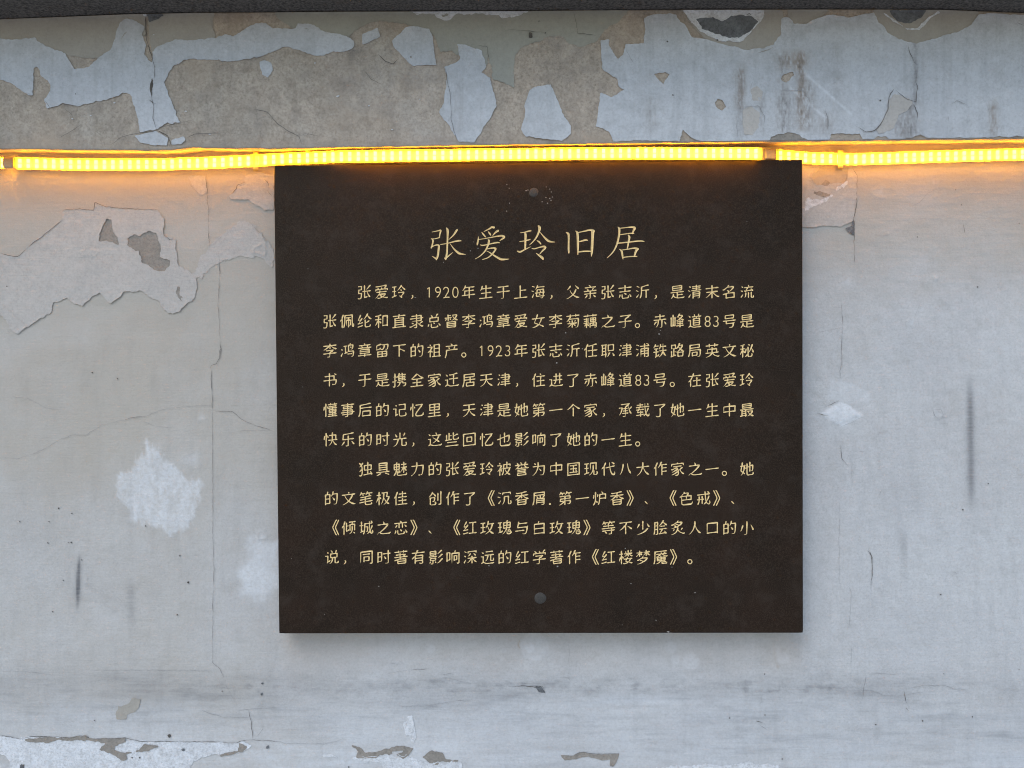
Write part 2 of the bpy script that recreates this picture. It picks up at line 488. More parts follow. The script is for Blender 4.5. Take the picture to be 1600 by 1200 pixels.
# painted warm strip glow leaking out below the plaque, then small rusty stains
rust_and_glow += 0.27 * np.clip(smooth(985, 995, GY) * (1 - smooth(998, 1075, GY + 14 * n1)), 0, 1) * smooth(432, 455, GX) * smooth(1275, 1240, GX)
rust_and_glow += 0.15 * np.exp(-((GY - 1020) / 26) ** 2) * np.exp(-((GX - 1222) / 26) ** 2)
rust_and_glow += 0.5 * np.exp(-(seg_dist(T(ZB, (30, 510), (40, 590), (55, 640))) / 2.2) ** 2) * np.clip(.5 + n2, 0, 1)
rust_and_glow += 0.5 * np.exp(-(np.abs(np.hypot(GX - 817, GY - 1007) - 7) / 1.2) ** 2) * (GX < 814)
# upper right: trowelled ridges
disp += 0.00045 * smooth(560, 380, GY) * smooth(1260, 1330, GX) * fbm(GX, GY, 7, 4, 31, 5.0)
disp += 0.00025 * smooth(620, 300, GY) * smooth(430, 380, GX) * fbm(GX, GY, 7, 4, 32, 4.0)
disp += 0.0009 * np.exp(-(np.abs(GX - 1461 - 3 * n1) / 3) ** 2) * smooth(470, 430, GY) * np.clip(fbm(GX, GY, 9, 2, 33), 0, 1) * 2
grime += 0.10 * smooth(1215, 1300, GX) * smooth(500, 380, GY) * np.clip(fbm(GX, GY, 8, 4, 34, 5.0), 0, 1)
for f_, pts in ((ZA, [(920, 400), (1000, 395), (1110, 390), (1150, 395)]), (ZA, [(930, 440), (1000, 425), (1110, 420)]), (ZA, [(940, 470), (1010, 470), (1110, 485)]), (ZA, [(570, 550), (610, 480), (660, 470)]), (ZA, [(1000, 1160), (1060, 1120), (1110, 1105)])):
    grime += 0.40 * np.exp(-(seg_dist(T(f_, *pts)) / 1.6) ** 2) * np.clip(0.2 + 1.5 * n2, 0, 1)
grime += 0.14 * np.clip(nv - 0.05, 0, 1) * smooth(430, 600, GY) + 0.10 * np.clip(fbm(GX, GY, 42, 5, 24) - 0.15, 0, 1)
rust_and_glow += 0.10 * np.clip(fbm(GX, GY, 130, 4, 25), 0, 1)
white += 0.22 * np.clip(fbm(GX, GY, 75, 5, 26, 1.6) - 0.1, 0, 1)
np.clip(wear, 0, 1, out=wear)
WALL_DISP = disp

def bil(px, py):
    ix = np.interp(px, xs, np.arange(len(xs))); iy = np.interp(py, ys, np.arange(len(ys)))
    x0 = np.minimum(ix.astype(int), len(xs) - 2); y0 = np.minimum(iy.astype(int), len(ys) - 2)
    fx = ix - x0; fy = iy - y0; A = WALL_DISP
    return (A[y0, x0] * (1 - fx) + A[y0, x0 + 1] * fx) * (1 - fy) + (A[y0 + 1, x0] * (1 - fx) + A[y0 + 1, x0 + 1] * fx) * fy
def on_wall(px, py): return bil(px, py)
def on_beam(px, py): return BEAM_D + 0.0006 * fbm(px, py, 140, 3, 41) + 0.0003 * fbm(px, py, 24, 3, 42)

wall = thing('plaster_wall', 'long pale grey plastered wall with peeling paint behind the dark plaque', 'wall', (0, 0, 0))
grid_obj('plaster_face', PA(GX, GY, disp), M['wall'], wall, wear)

def flake(parent, base, mat, poly, holes=(), lift=0.0006, thick=0.0014, jag=1.6, step=1.5, name='paint_flake', seed=0, curl=0.0006, wearfn=None, limit=None):
    """A layer of paint or plaster lying on a surface: traced outline, ragged edge, real thickness."""
    p = np.array(poly); x0, y0 = p.min(0) - 6; x1, y1 = p.max(0) + 6
    cx = np.arange(x0, x1 + step, step); cy = np.arange(y0, y1 + step, step)
    X, Y = np.meshgrid(cx, cy)
    sd = poly_sdf(poly, X, Y)
    for h in holes: sd = np.maximum(sd, -poly_sdf(h, X, Y))
    sd = sd + jag * 1.9 * fbm(X, Y, 15, 4, 50 + seed) + jag * 1.0 * fbm(X, Y, 4.5, 2, 70 + seed)
    if limit is not None: sd = np.maximum(sd, limit(X, Y))
    pts, faces, edges = march(sd)
    if not faces: return None
    px = np.interp(pts[:, 1], np.arange(len(cx)), cx); py = np.interp(pts[:, 0], np.arange(len(cy)), cy)
    b = base(px, py)
    h = b + lift + thick * (0.8 + 0.35 * fbm(px, py, 22, 3, 80 + seed)) + curl * np.exp(pts[:, 2] / 3.0) * np.clip(0.5 + 1.6 * fbm(px, py, 26, 3, 90 + seed), 0, 1.6)
    top = PA(px, py, h)
    ring = sorted({i for e in edges for i in e}); rid = {v: len(pts) + k for k, v in enumerate(ring)}
    low = PA(px[ring], py[ring], b[ring] - 0.0008)
    faces = faces + [(e[0], rid[e[0]], rid[e[1]], e[1])[::-1] for e in edges]
    o = mesh_obj(name, np.concatenate([top, low]), faces, mat, parent)
    if wearfn is not None:
        w = np.zeros((len(pts) + len(ring), 4)); w[:, 3] = 0
        allx = np.concatenate([px, px[ring]]); ally = np.concatenate([py, py[ring]])
        w[:, 0], w[:, 1], w[:, 2] = wearfn(allx, ally)
        a = o.data.color_attributes.new("wear", 'FLOAT_COLOR', 'POINT'); a.data.foreach_set("color", np.clip(w, 0, 1).reshape(-1).astype(np.float32))
    return o

def crack_and_edge_shade(parent, base, pts, w=1.0, mat='crack', lift=0.0004, seed=0, name='crack', wob=1.2):
    """A fissure: a thin uneven dirty line that follows the surface."""
    p = np.array(pts, float); dd = np.r_[0, np.cumsum(np.hypot(*np.diff(p, axis=0).T))]
    n = max(4, int(dd[-1] / 2.2)); t = np.linspace(0, dd[-1], n)
    x = np.interp(t, dd, p[:, 0]); y = np.interp(t, dd, p[:, 1])
    x = x + wob * fbm(t, t * 0 + seed * 13.7, 9, 3, seed); y = y + wob * fbm(t, t * 0 + seed * 7.1, 9, 3, seed + 5)
    tx = np.gradient(x); ty = np.gradient(y); L = np.hypot(tx, ty) + 1e-9; nx, ny = -ty / L, tx / L
    hw = 0.5 * w * np.clip(0.75 + 0.8 * fbm(t, t * 0 + seed, 14, 3, seed + 9), 0.15, 2) * np.clip(np.minimum(t, dd[-1] - t) / 8, 0.2, 1)
    a = PA(x + nx * hw, y + ny * hw, base(x, y) + lift); b = PA(x - nx * hw, y - ny * hw, base(x, y) + lift)
    v = np.concatenate([a, b]); f = [(i, i + 1, n + i + 1, n + i) for i in range(n - 1)]
    return mesh_obj(name, v, f, M[mat], parent)

# peeled coats on the wall, upper left
flake(wall, on_wall, M['coat'], T(Z4, (-80, 640), (0, 622), (100, 640), (150, 585), (210, 540), (270, 490), (345, 432), (345, 385), (440, 375), (515, 385), (522, 338), (570, 362), (640, 365), (700, 378), (800, 380), (870, 380), (900, 430), (905, 520), (965, 550), (985, 690), (1030, 715), (1065, 750), (1095, 800), (1070, 870), (1020, 910), (990, 945), (930, 950), (880, 890), (820, 855), (770, 825), (690, 835), (610, 895), (580, 880), (550, 838), (510, 860), (450, 912), (410, 900), (370, 868), (295, 895), (285, 940), (200, 990), (150, 1020), (95, 1068), (55, 1040), (20, 970), (-80, 930)),
      [T(Z4, (590, 430), (612, 435), (620, 500), (650, 540), (655, 575), (600, 555), (548, 550), (550, 510)),
       T(Z4, (740, 515), (770, 520), (820, 495), (860, 510), (885, 590), (880, 640), (940, 660), (940, 690), (905, 722), (870, 715), (780, 670), (770, 620), (705, 575), (705, 540))], 0.0004, 0.0015, 1.6, seed=1)
flake(wall, on_wall, M['brown'], T(Z4, (590, 425), (615, 430), (622, 500), (655, 540), (660, 578), (600, 560), (543, 555), (548, 505)), (), 0.0002, 0.0002, 1, seed=2)
flake(wall, on_wall, M['brown'], T(Z4, (735, 510), (770, 515), (820, 490), (862, 505), (890, 590), (885, 635), (945, 655), (945, 695), (905, 728), (865, 720), (775, 675), (765, 622), (700, 578), (700, 538)), (), 0.0002, 0.0002, 1.2, seed=3)
flake(wall, on_wall, M['brown'], T(Z4, (978, 805), (992, 808), (990, 845), (1012, 860), (1000, 885), (985, 870), (972, 835)), (), 0.0014, 0.0002, 1.2, seed=4)
flake(wall, on_wall, M['coat'], T(Z4, (-60, 880), (0, 890), (60, 940), (150, 1022), (96, 1066), (50, 1030), (30, 970), (-60, 940)), (), 0.0012, 0.0006, 1.2, seed=5)
# right of centre, by the plaque's left edge
flake(wall, on_wall, M['coat'], T(Z4, (1350, 190), (1440, 175), (1510, 190), (1510, 385), (1460, 380), (1390, 345), (1375, 320), (1270, 325), (1265, 300), (1305, 265), (1310, 235), (1350, 228)), (), 0.0004, 0.0014, 1.4, seed=6)
flake(wall, on_wall, M['coat'], T(Z4, (1035, 195), (1135, 190), (1143, 290), (1105, 302), (1060, 255)), (), 0.0003, 0.0006, 1.4, seed=7)
flake(wall, on_wall, M['coat'], T(Z4, (1340, 420), (1480, 555), (1510, 620), (1500, 700), (1440, 640), (1330, 640), (1230, 660), (1120, 740), (1070, 755), (1065, 710), (1150, 590), (1230, 510)), (), 0.0001, 0.0005, 3.0, seed=8)
# upper right corner of the plaque
flake(wall, on_wall, M['coat'], T(Z7, (180, 130), (260, 150), (240, 200), (270, 250), (330, 250), (360, 235), (430, 230), (450, 150), (465, 145), (490, 190), (486, 330), (472, 440), (400, 470), (180, 475)), (), 0.0004, 0.0014, 1.3, seed=9)
flake(wall, on_wall, M['beige'], T(Z7, (285, 140), (380, 135), (450, 150), (432, 232), (360, 236), (325, 255), (265, 250), (240, 205)), (), 0.0002, 0.0003, 1.0, seed=10)
flake(wall, on_wall, M['brown'], T(Z7, (320, 215), (345, 225), (340, 300), (312, 310), (250, 290)), (), 0.0012, 0.0003, 1.5, seed=11)
flake(wall, on_wall, M['chalk'], T(Z7, (195, 400), (240, 370), (320, 330), (380, 250), (440, 225), (420, 260), (330, 320), (250, 330), (200, 300)), (), 0.0013, 0.0004, 2.2, seed=12)
flake(wall, on_wall, M['concrete'], T(Z7, (465, 435), (476, 435), (478, 525), (440, 505), (425, 480), (460, 470)), (), 0.0012, 0.0002, 0.8, seed=13)
# foot of the wall
flake(wall, on_wall, M['chalk'], T(Z6, (-120, 1015), (0, 1020), (100, 1045), (150, 1030), (400, 1030), (520, 1040), (690, 1045), (760, 1052), (1000, 1056), (1300, 1062), (1330, 1055), (1380, 1080), (1330, 1115), (1230, 1130), (1180, 1125), (1060, 1165), (1060, 1260), (-120, 1260)),
      [T(Z6, (-120, 1120), (20, 1125), (55, 1160), (60, 1260), (-120, 1260))], 0.0003, 0.0005, 2.0, seed=14)
flake(wall, on_wall, M['brown'], T(Z6, (100, 1045), (170, 1035), (300, 1028), (400, 1030), (470, 1022), (530, 1045), (580, 1040), (690, 1035), (690, 1055), (655, 1070), (620, 1100), (690, 1118), (760, 1100), (800, 1072), (870, 1080), (800, 1105), (690, 1125), (700, 1150), (670, 1158), (600, 1115), (545, 1098), (590, 1060), (520, 1050), (330, 1050), (200, 1062)), (), 0.0012, 0.0003, 1.6, seed=15)
flake(wall, on_wall, M['brown'], T(Z6, (1320, 1065), (1385, 1078), (1340, 1112), (1190, 1140), (1240, 1122), (1310, 1105)), (), 0.0011, 0.0003, 1.4, seed=16)
flake(wall, on_wall, M['beige'], T(Z6, (735, 808), (778, 820), (765, 860), (740, 890), (700, 905), (705, 940), (640, 935), (640, 905), (655, 865), (700, 850)), (), 0.0003, 0.0003, 1.4, seed=17)
flake(wall, on_wall, M['chalk'], T(Z8, (740, 952), (765, 940), (765, 915), (790, 910), (800, 960), (808, 1000), (815, 1035), (795, 1066), (780, 1045), (775, 1020), (755, 1025)), (), 0.0003, 0.0005, 0.7, seed=18)
flake(wall, on_wall, M['brown'], T(Z8, (460, 1078), (500, 1082), (530, 1110), (600, 1112), (700, 1078), (800, 1092), (775, 1132), (740, 1145), (690, 1125), (610, 1128), (590, 1150), (480, 1145), (490, 1110)), [T(Z8, (680, 1112), (745, 1100), (740, 1118), (690, 1128))], 0.0003, 0.0003, 1.3, seed=19)
flake(wall, on_wall, M['brown'], T(Z8, (850, 1140), (900, 1103), (955, 1115), (980, 1150), (1060, 1155), (1040, 1170), (960, 1165), (930, 1180), (890, 1175)), (), 0.0003, 0.0003, 1.3, seed=20)
flake(wall, on_wall, M['chalk'], T(Z8, (470, 1150), (590, 1145), (650, 1125), (800, 1140), (900, 1180), (1060, 1170), (1100, 1240), (640, 1240), (620, 1180)), (), 0.0002, 0.0003, 3.0, seed=21)
flake(wall, on_wall, M['brown'], T(Z9, (200, 1130), (270, 1132), (300, 1114), (440, 1126), (520, 1120), (515, 1150), (490, 1195), (465, 1193), (470, 1150), (440, 1160), (350, 1140), (290, 1148), (220, 1160)), (), 0.0003, 0.0002, 0.9, seed=22)
flake(wall, on_wall, M['concrete'], T(Z9, (55, 750), (90, 748), (112, 785), (80, 782)), (), 0.0003, 0.0002, 0.8, seed=23)
flake(wall, on_wall, M['chalk'], T(Z8, (280, 1135), (310, 1120), (350, 1125), (378, 1142), (330, 1140)), (), 0.0003, 0.0004, 0.8, seed=24)
flake(wall, on_wall, M['chalk'], T(Z9, (700, 1215), (760, 1195), (850, 1188), (1000, 1180), (1050, 1185), (1240, 1170), (1400, 1190), (1400, 1260), (700, 1260)), (), 0.0003, 0.0004, 2.5, seed=25)

# fissures in the wall, and painted shade lines along lifted coat edges
ck = [
    (T(Z4, (1137, 180), (1142, 290), (1150, 380), (1150, 500), (1157, 585)), 1.0, 'crack'),
    (T(Z4, (1205, 610), (1212, 720), (1208, 800), (1203, 900), (1208, 1000), (1214, 1100), (1217, 1200)), 1.2, 'crack'),
    (T(Z5, (1217, 0), (1213, 65), (1195, 100), (1160, 115), (1168, 220), (1172, 360)), 1.3, 'crack'),
    (T(Z5, (1172, 360), (1172, 600), (1175, 900), (1175, 1200)), 0.9, 'crack'),
    (T(Z6, (1175, 60), (1180, 120), (1174, 300), (1172, 470), (1172, 620), (1215, 660), (1240, 712)), 0.9, 'crack'),
    (T(Z5, (0, 617), (100, 625), (250, 570), (330, 520), (400, 495), (470, 495), (560, 440), (700, 405), (800, 390), (900, 350), (1030, 335), (1170, 330)), 0.9, 'faint'),
    (T(Z5, (690, 405), (800, 388)), 1.2, 'crack'),
    (T(Z5, (1172, 360), (1280, 365), (1350, 415), (1420, 445), (1500, 468)), 1.0, 'crack'),
    (T(Z5, (1300, 472), (1500, 466)), 0.8, 'faint'),
    (T(Z5, (770, 405), (840, 440), (960, 455)), 0.7, 'faint'),
    (T(Z5, (60, 280), (150, 290), (250, 345), (340, 350)), 0.7, 'faint'),
    (T(Z4, (150, 590), (210, 545), (345, 435)), 1.6, 'crack'), (T(Z4, (345, 383), (440, 375), (515, 386), (522, 340), (575, 362), (690, 374), (870, 380)), 1.1, 'crack'),  # dark ribbons painted as the shadow under the coat's top edge
    (T(Z4, (0, 620), (95, 640), (150, 590)), 1.2, 'crack'), (T(Z4, (905, 520), (935, 545), (965, 545)), 1.2, 'crack'),
    (T(Z4, (1270, 300), (1305, 265), (1310, 240), (1355, 226)), 1.0, 'crack'), (T(Z4, (1455, 210), (1480, 235), (1485, 260)), 1.3, 'crack'), (T(Z4, (1470, 270), (1505, 308)), 1.3, 'crack'),
    (T(Z4, (1040, 225), (1060, 260), (1110, 302)), 1.0, 'faint'), (T(Z4, (1170, 580), (1230, 512)), 0.8, 'faint'), (T(Z4, (1370, 440), (1480, 555)), 0.8, 'faint'),
    (T(Z7, (465, 150), (490, 190), (488, 330), (474, 430), (476, 560), (478, 690)), 1.1, 'crack'),
    (T(Z7, (408, 880), (409, 1000), (407, 1115), (410, 1250)), 0.8, 'crack'), (T(ZA, (408, 80), (395, 140), (400, 182)), 0.8, 'crack'),
    (T(ZA, (400, 550), (405, 620), (445, 668)), 1.0, 'crack'), (T(ZA, (462, 620), (463, 780)), 0.6, 'faint'),
    (T(ZA, (395, 850), (393, 1000), (393, 1200)), 0.7, 'faint'), (T(ZB, (393, 0), (395, 185), (430, 187), (457, 210), (455, 350), (447, 440)), 0.8, 'faint'),
    (T(ZB, (460, 510), (460, 710)), 0.7, 'faint'), (T(ZB, (540, 685), (530, 760), (522, 822)), 1.1, 'crack'), (T(ZB, (540, 683), (640, 682), (720, 683)), 0.8, 'faint'),
    (T(ZB, (460, 745), (520, 770), (600, 780), (650, 803), (750, 798), (850, 780)), 1.0, 'faint'), (T(ZB, (760, 762), (870, 745), (980, 745), (1030, 765), (1100, 765)), 1.0, 'faint'),
    (T(ZB, (750, 770), (755, 800), (768, 845)), 1.3, 'crack'), (T(ZB, (0, 775), (80, 768), (240, 770)), 0.8, 'faint'),
    (T(ZB, (760, 885), (763, 865), (778, 885)), 2.2, 'crack'), (T(ZB, (555, -10), (572, 30), (578, 100), (570, 170), (568, 225)), 1.6, 'crack'), (T(ZA, (552, 1130), (575, 1170), (572, 1200)), 1.6, 'crack'),
    (T(Z7, (590, 525), (660, 520), (700, 500), (740, 465)), 0.9, 'faint'), (T(Z7, (780, 365), (830, 345), (880, 290), (930, 265)), 1.0, 'faint'),
    (T(Z7, (260, 1060), (340, 1045), (420, 1025)), 0.8, 'faint'), (T(Z7, (810, 965), (850, 880)), 0.7, 'faint'), (T(Z7, (1080, 460), (1082, 490), (1088, 520)), 1.3, 'crack'),
    (T(ZA, (270, 375), (300, 382), (330, 388)), 2.2, 'crack'), (T(ZA, (320, 335), (390, 303)), 0.9, 'crack'), (T(ZA, (400, 445), (470, 420), (535, 390)), 0.8, 'faint'),
    (T(ZA, (1000, 885), (1040, 902), (1075, 905)), 0.9, 'faint'), (T(ZA, (860, 908), (900, 903)), 1.0, 'faint'), (T(ZA, (610, 105), (613, 122)), 1.6, 'crack'), (T(ZA, (612, 825), (625, 798)), 1.6, 'crack'),
    (T(ZA, (505, 588), (530, 586)), 2.2, 'crack'), (T(ZA, (910, 355), (955, 355), (965, 380), (955, 405)), 1.0, 'faint'), (T(ZA, (910, 355), (920, 390), (945, 410)), 1.0, 'crack'),
    (T(ZB, (1122, 505), (1128, 480), (1165, 475)), 1.0, 'faint'), (T(ZB, (1030, 120), (1042, 130)), 2.4, 'crack'),
    (T(Z8, (780, 660), (800, 655), (885, 655)), 1.0, 'crack'), (T(Z8, (650, 680), (780, 662)), 0.7, 'faint'), (T(Z8, (935, 690), (1000, 680), (1025, 688)), 1.0, 'faint'),
    (T(Z8, (740, 760), (770, 690)), 0.7, 'faint'), (T(Z8, (1320, 750), (1420, 750), (1490, 757)), 1.3, 'crack'), (T(Z9, (0, 752), (50, 748), (95, 748), (110, 780)), 1.1, 'crack'),
    (T(Z8, (710, 850), (730, 860), (850, 860), (1000, 835), (1150, 825)), 0.9, 'faint'), (T(Z8, (930, 710), (970, 700), (1060, 720), (1125, 740)), 0.9, 'faint'),
    (T(Z9, (195, 702), (240, 700), (255, 735)), 0.9, 'faint'), (T(Z9, (240, 500), (245, 560), (242, 640)), 0.7, 'faint'), (T(Z9, (1275, 940), (1310, 950)), 3.0, 'crack'), (T(Z9, (1290, 960), (1335, 985)), 1.0, 'crack'),
    (T(Z9, (1285, 855), (1310, 835), (1300, 800)), 1.0, 'faint'), (T(Z9, (270, 1130), (300, 1114), (440, 1124), (520, 1119)), 1.1, 'crack'),
    (T(Z6, (0, 1020), (100, 1040), (180, 1026), (330, 1030), (400, 1034), (440, 1020), (520, 1040), (690, 1035), (760, 1052), (1000, 1055), (1180, 1055), (1300, 1062), (1360, 1045), (1480, 1048), (1540, 1055)), 1.2, 'crack'),
    (T(Z6, (1372, 880), (1385, 960), (1393, 1042)), 0.9, 'crack'), (T(Z6, (1455, 955), (1450, 985), (1408, 1042)), 0.8, 'crack'), (T(Z6, (1240, 730), (1290, 830), (1308, 862)), 0.7, 'faint'),
    (T(Z6, (500, 662), (850, 660), (1180, 665)), 0.8, 'faint'), (T(Z6, (0, 665), (150, 668), (300, 690)), 0.7, 'faint'), (T(Z6, (1110, 880), (1160, 900), (1230, 918), (1380, 920)), 1.1, 'faint'),
    (T(Z6, (480, 130), (482, 190)), 1.0, 'faint'), (T(Z6, (640, 250), (690, 300)), 0.9, 'faint'), (T(Z6, (1310, 885), (1420, 872), (1540, 868)), 1.0, 'faint'),
    (T(Z8, (-10, 1050), (120, 1065), (300, 1068), (420, 1040)), 1.0, 'faint'), (T(Z8, (660, 625), (720, 630)), 0.8, 'faint'),
]
for i, (pts, w, mt) in enumerate(ck):
    crack_and_edge_shade(wall, on_wall, pts, w * (0.62 if mt == 'crack' else 0.45), 'crackw' if mt == 'crack' and i < 12 else mt, 0.0027 if i in (11, 12, 13, 14, 15, 16, 17) else 0.0016, i, 'crack' if mt == 'crack' else 'hairline_crack', wob=1.5)

def speck(parent, base, px, py, r, mat, name, lift=0.0008, squash=1.0, seed=0):
    n = 11; rs = np.random.default_rng(seed + 500)
    a = np.linspace(0, 2 * math.pi, n, endpoint=False); q = r * (0.65 + 0.6 * rs.random(n))
    x = px + q * np.cos(a); y = py + q * np.sin(a) * squash
    b = float(base(np.array([px]), np.array([py]))[0]) + lift
    v = [P(px, py, b + 0.0006)] + [P(x[i], y[i], b) for i in range(n)] + [P(x[i], y[i], b - 0.003) for i in range(n)]
    f = [(0, 1 + (i + 1) % n, 1 + i) for i in range(n)] + [(1 + i, 1 + (i + 1) % n, 1 + n + (i + 1) % n, 1 + n + i) for i in range(n)]
    return mesh_obj(name, v, f, mat, parent)
sp = [(Z4, 38, 803, 1.4), (Z5, 508, 148, 1.1), (Z5, 648, 182, 1.2), (Z5, 323, 897, 1.3), (Z5, 396, 926, .9), (Z5, 108, 970, .9), (Z5, 270, 971, 1), (Z5, 802, 995, 1.2), (Z5, 263, 1088, 1.2), (Z5, 392, 1085, 1.4), (Z5, 378, 1086, .7), (Z5, 992, 1158, 1), (Z6, 348, 165, 1), (Z6, 289, 338, 1.2), (Z6, 977, 355, 1.3), (Z6, 1038, 176, 1.8), (Z6, 990, 30, .9), (Z6, 450, 52, 1), (Z6, 933, 1024, 3.2), (Z6, 1447, 733, 2.2), (Z6, 1443, 793, 2.6), (Z6, 1225, 776, 1), (Z6, 728, 1143, 1.3), (Z6, 770, 1143, 1.6), (Z6, 520, 937, 1), (Z7, 1157, 806, 1.3), (Z7, 1036, 270, 1), (Z7, 1068, 353, .9), (Z7, 1385, 456, .9), (Z7, 825, 530, .9), (ZA, 1215, 760, 1.1), (ZA, 1075, 905, 1.3), (ZB, 1128, 918, 1.2), (ZB, 853, 940, 1.5), (ZB, 595, 960, 1.2), (ZB, 970, 680, .8), (ZB, 1385, 657, .8), (ZB, 78, 1150, 1.2), (ZB, 953, 243, 1.3), (Z9, 1323, 682, 1), (Z9, 1325, 908, 1.1), (Z9, 1130, 924, 1.2), (Z8, 440, 1195, 1.4), (Z6, 1475, 1085, 3.4), (Z6, 1010, 1100, 3.2), (Z6, 120, 1190, 5)]
for i, (f_, x, y, r) in enumerate(sp):
    speck(wall, on_wall, *f_(x, y), r * 0.8, M['crack'] if i not in (19, 20, 43, 44, 45) else M['concrete'], 'dirt_speck', 0.0016, 1.0, i)

# ------------------------------------------------------------------ the beam that juts out over the plaque
beam = thing('plaster_beam', 'long jutting plaster beam with flaking white paint above the light strip', 'beam', (0, -BEAM_D, ZC + 0.35))
bx = np.concatenate([np.arange(-700, -40, 20.), np.arange(-40, 1640, 2.), np.arange(1640, 2301, 20.)])
rows = np.linspace(0, 1, 104)
BX, BV = np.meshgrid(bx, rows)
jag = 0.9 * fbm(bx, bx * 0, 16, 4, 61)
by0 = beam_top(bx); by1 = beam_bottom(bx) + jag
BY = by0 + (by1 - by0) * BV
bd = on_beam(BX, BY)
bpos = PA(BX, BY, bd)
lip = bpos[-1].copy(); edge = [lip + np.array([0, 0.0010, -0.0010]), lip + np.array([0, 0.004, -0.0006])]
uz = lip[:, 2]
for dd in (0.055, 0.042, 0.028, 0.014, -0.002):
    q = lip.copy(); q[:, 1] = -dd; q[:, 2] = uz + 0.012 * (1 - dd / BEAM_D) + 0.001 * fbm(bx, bx * 0 + dd * 4000, 14, 3, 62); edge.append(q)
t0 = bpos[0].copy(); back = t0.copy(); back[:, 1] = 0.002
bpos = np.concatenate([back[None], bpos, np.array(edge)], 0)
bw = np.zeros(bpos.shape[:2] + (4,)); bw[..., 3] = 0
FX = np.concatenate([BX[:1], BX, np.repeat(BX[-1:], len(edge), 0)]); FY = np.concatenate([BY[:1], BY, np.repeat(BY[-1:], len(edge), 0)])
def beam_wear_glow(x, y):
    g = 0.20 * np.clip(fbm(x, y, 44, 4, 64) + 0.1, 0, 1)
    g = g + 0.30 * smooth(20, 0, beam_bottom(x) - y) * np.clip(0.35 + fbm(x, y, 20, 4, 65), 0, 1)
    for (cx, cy, sx, sy, a) in [(552, 105, 12, 60, .35), (535, 150, 10, 40, .2), (860, 95, 30, 50, .25), (905, 120, 25, 40, .25), (110, 165, 30, 25, .2), (560, 80, 20, 15, .25)]:
        g = g + a * np.exp(-((x - cx) / sx) ** 2 - ((y - cy) / sy) ** 2) * np.clip(0.6 + fbm(x, y, 9, 4, 66), 0, 1)
    g = g + 0.30 * np.clip(fbm(x, y, 30, 5, 68, 0.45) - 0.03, 0, 1)
    return g, 0.25 * np.clip(fbm(x, y, 110, 4, 69) - 0.1, 0, 1), 0.75 * np.clip(fbm(x, y, 90, 4, 67), 0, 1) + 0.3 * smooth(24, 4, beam_bottom(x) - y)  # third channel: stains, plus warm strip glow painted along the lower edge
bw[..., 0], bw[..., 1], bw[..., 2] = beam_wear_glow(FX, FY)
grid_obj('beam_body', bpos, M['plaster'], beam, np.clip(bw, 0, 1))

def white_wear(x, y):
    n = fbm(x, y, 7, 4, 71, 0.35); m = fbm(x, y, 16, 4, 72)
    g = 0.10 * smooth(1, 0.1, np.abs(beam_bottom(x) - y) / 45) * np.clip(0.5 + m, 0, 1)
    r = 0 * x
    # streaks of soot and damp running from the holes in the coat
    for (cx, ya, yb, w, a, u) in [(1157, 105, 165, 8, .50, .5), (1160, 160, 215, 10, .30, .2), (1223, 82, 205, 12, .26, .3), (1252, 85, 200, 7, .55, .6), (1240, 84, 105, 22, .30, .8), (1265, 130, 205, 8, .35, .4), (1230, 150, 210, 16, .25, .2), (1430, 60, 160, 5, .40, .1), (1425, 155, 215, 12, .45, .25), (1408, 180, 215, 12, .40, .3), (1308, 60, 175, 9, .16, .2), (1552, 160, 212, 7, .40, .6), (1345, 30, 200, 4, .07, 0), (1510, 40, 200, 5, .10, 0), (1540, 40, 150, 5, .12, 0), (1475, 40, 190, 5, .07, 0), (1290, 180, 207, 12, .35, .4), (1190, 150, 212, 6, .25, .2), (1062, 120, 200, 8, .1, .1), (110, 110, 160, 6, .12, .1), (95, 115, 150, 6, .1, 0), (714, 130, 215, 10, .15, .3), (1018, 155, 205, 10, .25, .3)]:
        k = a * np.exp(-((x - cx - 4 * m) / w) ** 2) * smooth(ya - 12, ya + 8, y) * (1 - smooth(yb - 10, yb + 12, y)) * np.clip(0.65 + 1.0 * n, 0, 1.4) * 1.45
        g = g + k * (1 - 0.5 * u); r = r + k * u * 1.6
    g = g + 0.10 * np.clip(fbm(x, y, 12, 4, 73, 0.2), 0, 1)
    w = 0 * x
    for (ax, ay, bx_, by_) in [(1244, 103, 1330, 178), (1235, 138, 1290, 184)]:
        ex, ey = bx_ - ax, by_ - ay; t = np.clip(((x - ax) * ex + (y - ay) * ey) / (ex * ex + ey * ey), 0, 1)
        w = w + 0.5 * np.exp(-(np.hypot(x - ax - ex * t, y - ay - ey * t) / 2.2) ** 2)
    return g, w, r
lim = lambda X, Y: np.maximum(Y - beam_bottom(X) + 1.0, beam_top(X) + 0.5 - Y)
lim2 = lambda X, Y: np.maximum(Y - beam_bottom(X) + 3.0, beam_top(X) + 3 - Y)
def bf(mat, poly, holes=(), lift=0.0006, thick=0.0010, jag=1.5, seed=0, wearfn=None, lm=lim, name='paint_flake', curl=0.0007):
    return flake(beam, on_beam, M[mat], poly, holes, lift, thick, jag, 1.5, name, seed, curl, wearfn, lm)
